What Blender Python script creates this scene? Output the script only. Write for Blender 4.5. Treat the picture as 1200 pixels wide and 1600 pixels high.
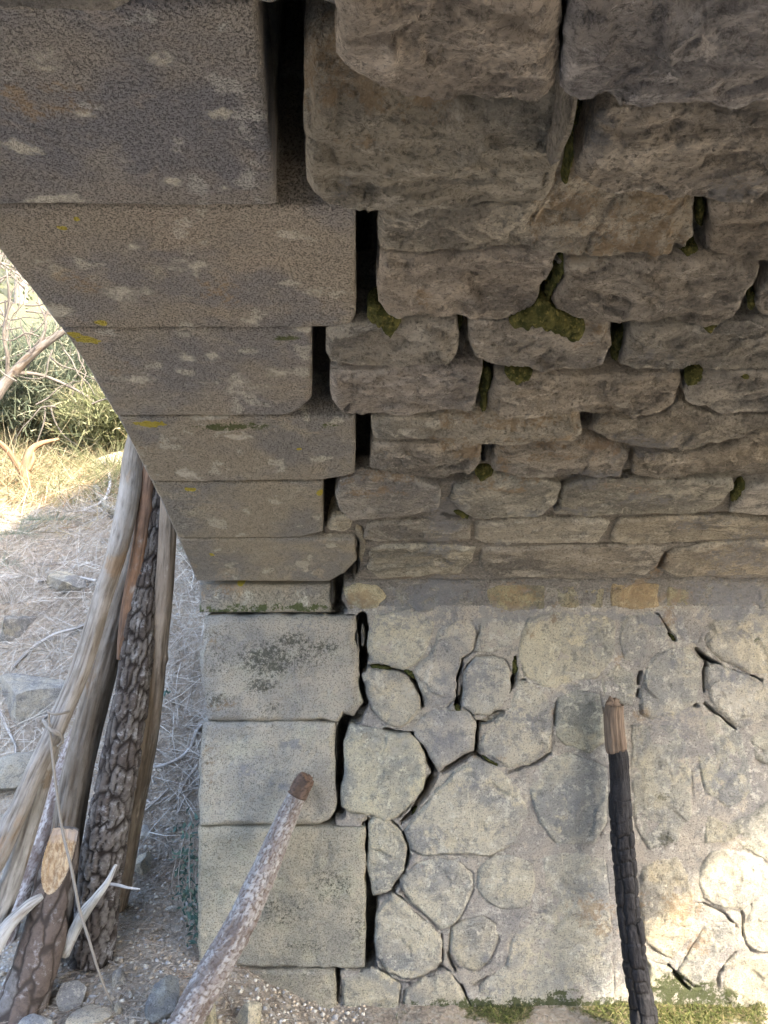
import bpy, math, random
import numpy as np
from mathutils import Vector, Matrix, Quaternion

for o in list(bpy.data.objects):
    bpy.data.objects.remove(o)
random.seed(7)
scene = bpy.context.scene
COL = scene.collection

# ------------------------------------------------------------------ camera
CAMZ = 1.41
F = 1200.0
cd = bpy.data.cameras.new('camera')
cam = bpy.data.objects.new('camera', cd)
COL.objects.link(cam)
cam.location = (0, 0, CAMZ)
cam.rotation_euler = (math.radians(90), 0, 0)
cd.sensor_fit = 'VERTICAL'
cd.sensor_height = 36
cd.lens = 27
cd.clip_start = 0.05
cd.clip_end = 2000
scene.camera = cam

# ------------------------------------------------------------------ light
w = bpy.data.worlds.new('World')
scene.world = w
w.use_nodes = True
nt = w.node_tree
bg = nt.nodes['Background']
sky = nt.nodes.new('ShaderNodeTexSky')
sky.sky_type = 'NISHITA'
sky.sun_disc = False
sky.sun_elevation = math.radians(42.6)
sky.sun_rotation = math.radians(135)
sky.dust_density = 3.5
nt.links.new(sky.outputs[0], bg.inputs[0])
bg.inputs[1].default_value = 0.15
sl = bpy.data.lights.new('sun', 'SUN')
sun = bpy.data.objects.new('sun', sl)
COL.objects.link(sun)
sl.energy = 2.2
sl.angle = math.radians(1.0)
sl.color = (1.0, 0.87, 0.68)
sun.rotation_euler = Vector((-1, 1, -1.3)).to_track_quat('-Z', 'Y').to_euler()
scene.view_settings.view_transform = 'Standard'
scene.view_settings.look = 'None'
scene.view_settings.gamma = 1
scene.view_settings.exposure = 3.12
scene.render.engine = 'CYCLES'
scene.cycles.max_bounces = 8
scene.cycles.diffuse_bounces = 6

# ------------------------------------------------------------------ numpy noise
def _h(ix, iy, seed):
    n = (ix.astype(np.int64) * 374761393 + iy.astype(np.int64) * 668265263 + int(seed) * 2147483647) & 0xFFFFFFFF
    n = ((n ^ (n >> 13)) * 1274126177) & 0xFFFFFFFF
    n = (n ^ (n >> 16)) & 0xFFFFFFFF
    n = (n * 2246822519) & 0xFFFFFFFF
    n = n ^ (n >> 15)
    return (n & 0xFFFFFF) / float(0xFFFFFF)

def vn(x, y, seed=0):
    x = np.asarray(x, float); y = np.asarray(y, float)
    ix = np.floor(x); iy = np.floor(y)
    fx = x - ix; fy = y - iy
    u = fx * fx * fx * (fx * (fx * 6 - 15) + 10)
    v = fy * fy * fy * (fy * (fy * 6 - 15) + 10)
    a = _h(ix, iy, seed); b = _h(ix + 1, iy, seed)
    c = _h(ix, iy + 1, seed); d = _h(ix + 1, iy + 1, seed)
    return (a + (b - a) * u + (c - a) * v + (a - b - c + d) * u * v) * 2 - 1

def fbm(x, y, seed=0, octv=4, gain=0.5):
    s = 0; a = 1; t = 0
    for i in range(octv):
        s = s + a * vn(x, y, seed + i * 17)
        t += a; a *= gain
        x, y = (x * 1.6 + y * 1.2) + 3.1, (y * 1.6 - x * 1.2) + 7.7
    return s / t

def ridge(x, y, seed=0, octv=4):
    s = 0; a = 1; t = 0
    for i in range(octv):
        s = s + a * (1 - 2 * np.abs(vn(x, y, seed + i * 31)))
        t += a; a *= 0.5
        x, y = (x * 1.6 + y * 1.2) + 5.1, (y * 1.6 - x * 1.2) + 1.7
    return s / t

def facet(x, y, seed=0):
    """chipped planes: every cell is a tilted plane"""
    ix = np.floor(x); iy = np.floor(y)
    best = np.full(np.shape(x), 9.0); val = np.zeros(np.shape(x))
    for dx in (-1, 0, 1):
        for dy in (-1, 0, 1):
            cx = ix + dx; cy = iy + dy
            px = cx + _h(cx, cy, seed); py = cy + _h(cx, cy, seed + 5)
            d = (x - px) ** 2 + (y - py) ** 2
            tx = _h(cx, cy, seed + 9) * 2 - 1; ty = _h(cx, cy, seed + 13) * 2 - 1
            hh = _h(cx, cy, seed + 21) - 0.5
            v = hh * 0.7 + tx * (x - px) + ty * (y - py)
            m = d < best
            best = np.where(m, d, best); val = np.where(m, v, val)
    return val

def voro(x, y, seed=0):
    """F2-F1 and a cell id value"""
    ix = np.floor(x); iy = np.floor(y)
    b1 = np.full(np.shape(x), 9.0); b2 = np.full(np.shape(x), 9.0); val = np.zeros(np.shape(x))
    for dx in (-1, 0, 1):
        for dy in (-1, 0, 1):
            cx = ix + dx; cy = iy + dy
            px = cx + 0.15 + 0.7 * _h(cx, cy, seed); py = cy + 0.15 + 0.7 * _h(cx, cy, seed + 5)
            d = np.sqrt((x - px) ** 2 + (y - py) ** 2)
            m = d < b1
            b2 = np.where(m, b1, np.minimum(b2, d)); b1 = np.where(m, d, b1)
            val = np.where(m, _h(cx, cy, seed + 9), val)
    return b2 - b1, val

def sst(a, b, x):
    t = np.clip((x - a) / (b - a), 0, 1)
    return t * t * (3 - 2 * t)

# ------------------------------------------------------------------ meshes and things
def make_mesh(name, V, Fc, mats, parent=None, smooth=True, attrs=None, matidx=None, base=None):
    V = np.asarray(V, dtype=np.float64).reshape(-1, 3)
    if base is not None:
        V = V - np.array(base)
    elif parent is not None:
        V = V - np.array(parent['_b'])
    me = bpy.data.meshes.new(name)
    Fc = np.asarray(Fc, dtype=np.int32)
    k = Fc.shape[1]; n = len(Fc)
    me.vertices.add(len(V)); me.vertices.foreach_set('co', V.astype(np.float32).ravel())
    me.loops.add(n * k); me.loops.foreach_set('vertex_index', Fc.ravel())
    me.polygons.add(n)
    me.polygons.foreach_set('loop_start', np.arange(0, n * k, k, dtype=np.int32))
    me.polygons.foreach_set('loop_total', np.full(n, k, dtype=np.int32))
    if not isinstance(mats, (list, tuple)): mats = [mats]
    for m in mats: me.materials.append(m)
    if matidx is not None: me.polygons.foreach_set('material_index', np.asarray(matidx, dtype=np.int32))
    me.update(calc_edges=True)
    me.validate()
    if smooth: me.polygons.foreach_set('use_smooth', np.ones(len(me.polygons), dtype=bool))
    if attrs:
        for an, (typ, arr) in attrs.items():
            at = me.attributes.new(an, typ, 'POINT')
            if typ == 'FLOAT': at.data.foreach_set('value', np.asarray(arr, dtype=np.float32).ravel())
            elif typ == 'FLOAT_VECTOR': at.data.foreach_set('vector', np.asarray(arr, dtype=np.float32).ravel())
            else: at.data.foreach_set('color', np.asarray(arr, dtype=np.float32).ravel())
    o = bpy.data.objects.new(name, me)
    COL.objects.link(o)
    if parent is not None: o.parent = parent
    elif base is not None: o.location = base
    return o

def thing(name, label, cat, loc=(0, 0, 0), group=None):
    o = bpy.data.objects.new(name, None); COL.objects.link(o)
    o.empty_display_size = 0.1
    o.location = loc; o['label'] = label; o['category'] = cat; o['_b'] = list(loc)
    if group: o['group'] = group
    return o

def tag(o, label=None, cat=None, group=None, kind=None):
    if label: o['label'] = label
    if cat: o['category'] = cat
    if group: o['group'] = group
    if kind: o['kind'] = kind
    return o

# ------------------------------------------------------------------ material helpers
class M:
    def __init__(s, name, rough=0.9, spec=0.3):
        s.m = bpy.data.materials.new(name); s.m.use_nodes = True
        s.nt = s.m.node_tree; s.b = s.nt.nodes['Principled BSDF']
        s.b.inputs['Roughness'].default_value = rough
        s.b.inputs['Specular IOR Level'].default_value = spec
        s.pos = s.nt.nodes.new('ShaderNodeNewGeometry').outputs['Position']
    def n(s, t): return s.nt.nodes.new(t)
    def L(s, a, b): s.nt.links.new(a, b)
    def put(s, sock, v):
        if hasattr(v, 'is_output') or hasattr(v, 'links'): s.L(v, sock)
        else:
            if isinstance(v, tuple) and len(v) == 3 and sock.type == 'RGBA': v = v + (1,)
            sock.default_value = v
    def scale(s, vec, sc):
        v = s.n('ShaderNodeVectorMath'); v.operation = 'MULTIPLY'
        s.put(v.inputs[0], vec); v.inputs[1].default_value = sc
        return v.outputs[0]
    def noise(s, sc, det=4, rough=0.55, dist=0.0, vec=None):
        k = s.n('ShaderNodeTexNoise'); k.inputs['Scale'].default_value = sc
        k.inputs['Detail'].default_value = det; k.inputs['Roughness'].default_value = rough
        k.inputs['Distortion'].default_value = dist
        s.L(vec or s.pos, k.inputs['Vector'])
        return k.outputs['Fac']
    def voro(s, sc, feat='F1', vec=None, out='Distance', rnd=1.0):
        k = s.n('ShaderNodeTexVoronoi'); k.feature = feat; k.inputs['Scale'].default_value = sc
        k.inputs['Randomness'].default_value = rnd
        s.L(vec or s.pos, k.inputs['Vector'])
        return k.outputs[out]
    def ramp(s, f, stops):
        r = s.n('ShaderNodeValToRGB'); e = r.color_ramp.elements
        while len(e) < len(stops): e.new(0.5)
        for i, (p, c) in enumerate(stops):
            e[i].position = p
            e[i].color = (c, c, c, 1) if isinstance(c, (int, float)) else tuple(c) + (1,)
        s.put(r.inputs[0], f)
        return r.outputs[0]
    def mix(s, f, a, b, mode='MIX'):
        k = s.n('ShaderNodeMix'); k.data_type = 'RGBA'; k.blend_type = mode
        s.put(k.inputs[0], f); s.put(k.inputs[6], a); s.put(k.inputs[7], b)
        return k.outputs[2]
    def math(s, op, a, b=0.5, c=None, clamp=False):
        k = s.n('ShaderNodeMath'); k.operation = op; k.use_clamp = clamp
        s.put(k.inputs[0], a); s.put(k.inputs[1], b)
        if c is not None: s.put(k.inputs[2], c)
        return k.outputs[0]
    def step(s, f, lo, hi, inv=False):
        k = s.n('ShaderNodeMapRange'); k.interpolation_type = 'SMOOTHSTEP'
        s.put(k.inputs['Value'], f)
        k.inputs['From Min'].default_value = lo; k.inputs['From Max'].default_value = hi
        k.inputs['To Min'].default_value = 1 if inv else 0
        k.inputs['To Max'].default_value = 0 if inv else 1
        return k.outputs[0]
    def attr(s, name, out='Fac', typ='GEOMETRY'):
        k = s.n('ShaderNodeAttribute'); k.attribute_name = name; k.attribute_type = typ
        return k.outputs[out]
    def stain(s):
        k = s.n('ShaderNodeAttribute'); k.attribute_name = 'stain'
        sp = s.n('ShaderNodeSeparateColor'); s.L(k.outputs['Color'], sp.inputs[0])
        return sp.outputs[0], sp.outputs[1], sp.outputs[2], k.outputs['Alpha']
    def tint(s, col, amt=1.0):
        k = s.n('ShaderNodeObjectInfo')
        return s.mix(amt, col, k.outputs['Color'], 'MULTIPLY')
    def bump(s, hs):
        """hs: list of (height socket, distance m)"""
        prev = None
        for h, d in hs:
            b = s.n('ShaderNodeBump'); b.inputs['Distance'].default_value = d
            b.inputs['Strength'].default_value = 1.0
            s.L(h, b.inputs['Height'])
            if prev: s.L(prev, b.inputs['Normal'])
            prev = b.outputs[0]
        s.L(prev, s.b.inputs['Normal'])
    def col(s, c): s.put(s.b.inputs['Base Color'], c)

def with_stains(m, c, moss=True):
    o, g, bl, wh = m.stain()
    nz = m.noise(45, 7, 0.8)
    nz2 = m.noise(18, 5, 0.7)
    def msk(a, lo=0.35, hi=0.6):
        t = m.math('ADD', a, m.math('MULTIPLY', m.math('SUBTRACT', nz, 0.5), 4.0))
        t = m.math('ADD', t, m.math('MULTIPLY', m.math('SUBTRACT', nz2, 0.5), 2.4))
        t = m.step(t, lo, hi)
        return m.math('MULTIPLY', t, m.step(a, 0.02, 0.35))
    c = m.mix(m.math('MULTIPLY', msk(bl, .3, .75), 0.6), c, (0.27, 0.28, 0.305))
    c = m.mix(m.math('MULTIPLY', msk(wh, .45, 1.1), 0.85), c, (0.62, 0.60, 0.53))
    c = m.mix(m.math('MULTIPLY', msk(o, .35, .95), 0.6), c, m.mix(nz2, (0.36, 0.22, 0.115), (0.42, 0.32, 0.19)))
    c = m.mix(m.math('MULTIPLY', msk(g, .35, .6), 0.9), c, m.mix(nz, (0.035, 0.045, 0.018), (0.10, 0.13, 0.03)))
    y = m.attr('ylich')
    ys = m.step(m.math('ADD', y, m.math('MULTIPLY', m.math('SUBTRACT', m.noise(90, 3), .5), 1.2)), .45, .6)
    ys = m.math('MULTIPLY', ys, m.step(y, .05, .3))
    return m.mix(m.math('MULTIPLY', ys, .9), c, (0.46, 0.38, 0.04))

# voussoirs: dark, pitted sandstone
m = M('pitted_sandstone', 0.93)
c = m.mix(m.step(m.noise(5.5, 4, .6, .3), .40, .62), (0.345, 0.317, 0.270), (0.250, 0.250, 0.257))
c = m.mix(m.step(m.noise(13, 5, .65), .52, .7), c, (0.376, 0.352, 0.308))
c = m.mix(m.math('MULTIPLY', m.step(m.noise(9, 4, .6, .6), .58, .68), .6), c, (0.415, 0.365, 0.303))
lich = m.step(m.math('ADD', m.noise(17, 3, .5), m.math('MULTIPLY', m.noise(120, 4, .7), .16)), .69, .76)
c = m.mix(m.math('MULTIPLY', lich, .85), c, (0.512, 0.499, 0.456))
g1 = m.noise(360, 4, .75); g2 = m.noise(700, 2, .6)
c = m.mix(m.step(g1, .49, .66), c, m.mix(.66, c, (0.030, 0.030, 0.032)))
c = m.mix(m.step(g2, .56, .68), c, m.mix(.45, c, (0.481, 0.443, 0.394)))
c = with_stains(m, m.tint(c))
m.col(c)
m.bump([(m.noise(22, 6, .7), .009), (m.step(g1, .48, .68, True), .003), (g2, .002)])
ASH = m.m

# quoins: pale blocks with mould
m = M('pale_quoin_stone', 0.93)
c = m.mix(m.step(m.noise(4.5, 5, .65), .4, .62), (0.58, 0.535, 0.445), (0.37, 0.36, 0.335))
c = m.mix(m.step(m.noise(10, 5, .65), .50, .68), c, (0.55, 0.535, 0.44))
c = m.mix(m.math('MULTIPLY', m.step(m.noise(11, 6, .7, .4), .54, .66), .5), c, (0.24, 0.245, 0.25))
g1 = m.noise(230, 3, .7); g2 = m.noise(480, 3, .7)
c = m.mix(m.math('MULTIPLY', m.step(g1, .49, .63), .7), c, (0.11, 0.11, 0.095))
c = m.mix(m.math('MULTIPLY', m.step(g2, .50, .66), .5), c, (0.7, 0.68, 0.6))
dk = m.step(m.math('ADD', m.attr('mould'), m.math('MULTIPLY', m.math('SUBTRACT', m.noise(90, 8, .85), .5), 7.0)), .35, .85)
dk = m.math('MULTIPLY', dk, m.step(m.attr('mould'), .03, .25))
c = m.mix(m.math('MULTIPLY', dk, .8), c, (0.055, 0.06, 0.045))
c = with_stains(m, m.tint(c))
m.col(c)
m.bump([(m.noise(16, 7, .72), .018), (m.noise(90, 6, .8), .013), (g2, .004)])
QUO = m.m

# vault rubble: brownish fractured limestone
def rubble(name, a, b, cc, wh, veins=.6):
    m = M(name, 0.88, .35)
    v = m.scale(m.pos, (0.55, 1, 1))
    big = m.noise(5.5, 5, .6, .8, vec=v)
    c = m.mix(m.step(big, .42, .60), a, b)
    c = m.mix(m.step(m.noise(13, 6, .72, 1.0, vec=v), .50, .62), c, cc)
    c = m.mix(m.math('MULTIPLY', m.step(m.noise(16, 7, .75, 1.6, vec=m.scale(v, (1, 1, 1.3))), .53, .62), .65), c, b)
    c = m.mix(m.math('MULTIPLY', m.step(m.noise(22, 8, .78, 1.4, vec=v), .55, .64), .6), c, wh)
    vn_ = m.noise(24, 6, .7, 2.2, vec=v)
    vein = m.step(m.math('ABSOLUTE', m.math('SUBTRACT', vn_, .5)), 0, .022, True)
    c = m.mix(m.math('MULTIPLY', vein, .75 * veins), c, (0.05, 0.045, 0.04))
    wr = m.math('MULTIPLY', m.attr('worn'), m.step(m.noise(38, 6, .72, .5), .36, .62))
    c = m.mix(m.math('MULTIPLY', wr, .6, clamp=True), c, wh)
    sp = m.noise(170, 5, .75)
    c = m.mix(m.math('MULTIPLY', m.step(sp, .50, .66), .62), c, (0.085, 0.078, 0.066))
    c = m.mix(m.math('MULTIPLY', m.step(sp, .34, .47, True), .5), c, (0.52, 0.48, 0.42))
    c = with_stains(m, m.tint(c))
    m.col(c)
    m.bump([(m.noise(17, 7, .74, 1.0, vec=v), .024), (vn_, .013), (m.noise(70, 6, .8, .5), .016), (sp, .006)])
    return m.m
VST = rubble('brown_rubble_stone', (0.475, 0.445, 0.395), (0.275, 0.268, 0.258), (0.63, 0.60, 0.545), (0.84, 0.825, 0.785))

# wall rubble: pale limestone
def palestone(name, a, b, cr, k=1.0):
    m = M(name, 0.92)
    c = m.mix(m.step(m.noise(4.5, 5, .6, .3), .42, .60), a, b)
    c = m.mix(m.step(m.noise(13, 6, .66, .3), .52, .64), c, cr)
    c = m.mix(m.math('MULTIPLY', m.step(m.noise(24, 8, .8), .52, .60), .6 * k), c, (0.26, 0.265, 0.27))
    c = m.mix(m.math('MULTIPLY', m.step(m.noise(33, 8, .8), .53, .60), .7 * k), c, (0.78, 0.765, 0.68))
    sp = m.noise(230, 5, .78)
    c = m.mix(m.math('MULTIPLY', m.step(sp, .50, .64), .7), c, (0.13, 0.13, 0.115))
    c = m.mix(m.math('MULTIPLY', m.step(sp, .28, .45, True), .3), c, (0.62, 0.6, 0.54))
    dk = m.step(m.math('ADD', m.attr('mould'), m.math('MULTIPLY', m.math('SUBTRACT', m.noise(80, 8, .85), .5), 4.0)), .45, .8)
    dk = m.math('MULTIPLY', dk, m.step(m.attr('mould'), .03, .25))
    c = m.mix(m.math('MULTIPLY', dk, .7), c, (0.10, 0.10, 0.055))
    c = with_stains(m, m.tint(c))
    m.col(c)
    m.bump([(m.noise(20, 7, .74), .020), (m.noise(75, 6, .8), .017), (sp, .006)])
    return m.m
WST = palestone('pale_rubble_stone', (0.64, 0.60, 0.495), (0.37, 0.37, 0.365), (0.68, 0.63, 0.50)) #(0.556, 0.534, 0.441), (0.346, 0.350, 0.354), (0.574, 0.540, 0.429))
MOR = palestone('lime_mortar', (0.56, 0.515, 0.44), (0.39, 0.375, 0.355), (0.62, 0.57, 0.47), 1.0)
BEDV = rubble('dirty_joint_mortar', (0.349, 0.321, 0.276), (0.266, 0.256, 0.238), (0.408, 0.377, 0.324), (0.492, 0.471, 0.429))

m = M('moss', 0.95, .2)
nz = m.noise(60, 4, .6)
c = m.mix(m.step(nz, .4, .62), (0.045, 0.052, 0.016), (0.105, 0.105, 0.035))
c = m.mix(m.step(m.noise(160, 3), .55, .7), c, (0.20, 0.18, 0.06))
m.col(m.tint(c)); m.bump([(m.noise(120, 4, .7), .006), (m.noise(380, 3), .002)])
MOSS = m.m

# ------------------------------------------------------------------ the vault's profile (depth Y, height Z above the camera)
WALLY = 2.2
ctrl = [(2.2, -.30), (2.186, -.195), (2.014, -.072), (1.788, .067), (1.557, .195), (1.311, .303), (1.064, .381), (.81, .43), (.55, .445)]
ctrl = ctrl + [(1.1 - a, b) for a, b in ctrl[-2::-1]]
def catmull(P, n=40):
    P = [np.array(p) for p in P]
    P = [2 * P[0] - P[1]] + P + [2 * P[-1] - P[-2]]
    out = []
    for i in range(1, len(P) - 2):
        for k in range(n):
            t = k / n
            out.append(.5 * ((2 * P[i]) + (-P[i-1] + P[i+1]) * t + (2*P[i-1] - 5*P[i] + 4*P[i+1] - P[i+2]) * t*t + (-P[i-1] + 3*P[i] - 3*P[i+1] + P[i+2]) * t**3))
    out.append(P[-2])
    return np.array(out)
arc = catmull(ctrl)
SPR = arc[0][1]
down = np.array([(2.2, z) for z in np.linspace(-1.75, SPR, 60)[:-1]])
down2 = np.array([(-1.1, z) for z in np.linspace(SPR, -1.75, 60)[1:]])
PR = np.vstack([down, arc, down2])
seg = np.sqrt((np.diff(PR, axis=0) ** 2).sum(1))
PS = np.concatenate([[0], np.cumsum(seg)]) - 0.34      # s = 0 at the ground line (z = -1.41)
T = np.gradient(PR, axis=0); T /= np.sqrt((T ** 2).sum(1))[:, None]
PN = np.stack([-T[:, 1], T[:, 0]], 1)                    # left of travel = inside of the opening
for _ in range(12):                                      # soften the normal at the springing
    PN[1:-1] = (PN[:-2] + 2 * PN[1:-1] + PN[2:]) / 4
PN /= np.sqrt((PN ** 2).sum(1))[:, None]
STOP = PS[-1]
def P3(X, s, h):
    y = np.interp(s, PS, PR[:, 0]); z = np.interp(s, PS, PR[:, 1])
    ny = np.interp(s, PS, PN[:, 0]); nz_ = np.interp(s, PS, PN[:, 1])
    return np.stack([X + 0 * s, y + ny * h, CAMZ + z + nz_ * h], -1)
def hit(px, py, h=0.0):
    """pixel of the photograph -> (X, s) on the masonry surface raised by h"""
    Q = PR + PN * h
    k = (800 - py) / F
    f = Q[:, 1] - k * Q[:, 0]
    m_ = np.where((f[:-1] <= 0) & (f[1:] > 0) & (Q[:-1, 0] > 0))[0]
    if len(m_) == 0: return None
    i = m_[0]; t = -f[i] / (f[i + 1] - f[i])
    s = PS[i] + t * (PS[i + 1] - PS[i]); y = Q[i, 0] + t * (Q[i + 1, 0] - Q[i, 0])
    return ((px - 600) / F * y, s)
EDGE = -0.532

# stains: (kind, px, py, rx, ry, strength)
STAINS = []
def stain_field(X, s):
    out = {k: np.zeros(X.shape) for k in 'obgwym'}
    for (k, cx, cs, rx, rs, st, an) in STAINS:
        dx = (X - cx); ds = (s - cs)
        if an: ca, sa = math.cos(an), math.sin(an); dx, ds = dx * ca + ds * sa, ds * ca - dx * sa
        v = st * np.clip(1.2 - .9 * np.sqrt((dx / rx) ** 2 + (ds / rs) ** 2), 0, 1)
        out[k] = np.maximum(out[k], v)
    return out
def add_stain(k, px, py, rx, ry, st=1.0, an=0):
    a = hit(px, py)
    if a is None: return
    yd = np.interp(a[1], PS, PR[:, 0])
    b = hit(px, py - ry) or a; d = hit(px, py + ry) or a
    STAINS.append((k, a[0], a[1], rx / F * yd, max(abs(b[1] - d[1]) / 2, .004), st, an))

def chaikin(P, n=1):
    for _ in range(n):
        Q = []
        for i in range(len(P)):
            a = P[i]; b = P[(i + 1) % len(P)]
            Q += [a * .75 + b * .25, a * .25 + b * .75]
        P = np.array(Q)
    return P

def sdist(X, Y, P):
    """signed distance, positive inside"""
    best = np.full(X.shape, 1e9); ins = np.zeros(X.shape, bool)
    for i in range(len(P)):
        a = P[i]; b = P[(i + 1) % len(P)]; e = b - a
        L2 = max(e @ e, 1e-12)
        t = np.clip(((X - a[0]) * e[0] + (Y - a[1]) * e[1]) / L2, 0, 1)
        d = (X - a[0] - t * e[0]) ** 2 + (Y - a[1] - t * e[1]) ** 2
        best = np.minimum(best, d)
        c = ((a[1] > Y) != (b[1] > Y)) & (X < e[0] * (Y - a[1]) / (e[1] if abs(e[1]) > 1e-12 else 1e-12) + a[0])
        ins ^= c
    d = np.sqrt(best)
    return np.where(ins, d, -d)

def relief_vault(X, s, sd):
    wx = X + .03 * fbm(X * 8, s * 8, sd + 3, 3); ws = s + .03 * fbm(X * 8, s * 8, sd + 4, 3)
    r = .014 * facet(wx * 10, ws * 16, sd) + .009 * facet(wx * 24 + ws * 9, ws * 36, sd + 7)
    r += .009 * ridge(wx * 6, ws * 14, sd + 1, 4) + .010 * fbm(X * 5, s * 7, sd + 2, 3) + .0045 * facet(wx * 55, ws * 75, sd + 17)
    return r * .75 + .0016 * facet(wx * 130, ws * 150, sd + 27)
def relief_wall(X, s, sd):
    wx = X + .02 * fbm(X * 10, s * 10, sd + 3, 3); ws = s + .02 * fbm(X * 10, s * 10, sd + 4, 3)
    return .0045 * facet(wx * 16, ws * 16, sd) + .0025 * facet(wx * 40, ws * 40, sd + 7) + .005 * fbm(X * 9, s * 9, sd + 2, 4) + .0015 * fbm(X * 60, s * 60, sd + 5, 3)
def relief_ash(X, s, sd):
    return .003 * fbm(X * 5, s * 5, sd, 3) + .0016 * fbm(X * 40, s * 40, sd + 2, 4) - .002 * sst(.45, .7, fbm(X * 30, s * 30, sd + 6, 3))
def relief_quoin(X, s, sd):
    return relief_ash(X, s, sd) * 1.8 + .0035 * ridge(X * 14, s * 14, sd + 8, 4) + .002 * fbm(X * 80, s * 80, sd + 9, 3)
def relief_moss(X, s, sd):
    d, v = voro(X * 60, s * 60, sd)
    return .010 * fbm(X * 25, s * 25, sd, 3) + .006 * sst(0, .5, d) + .003 * fbm(X * 120, s * 120, sd + 1, 2)

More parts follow.
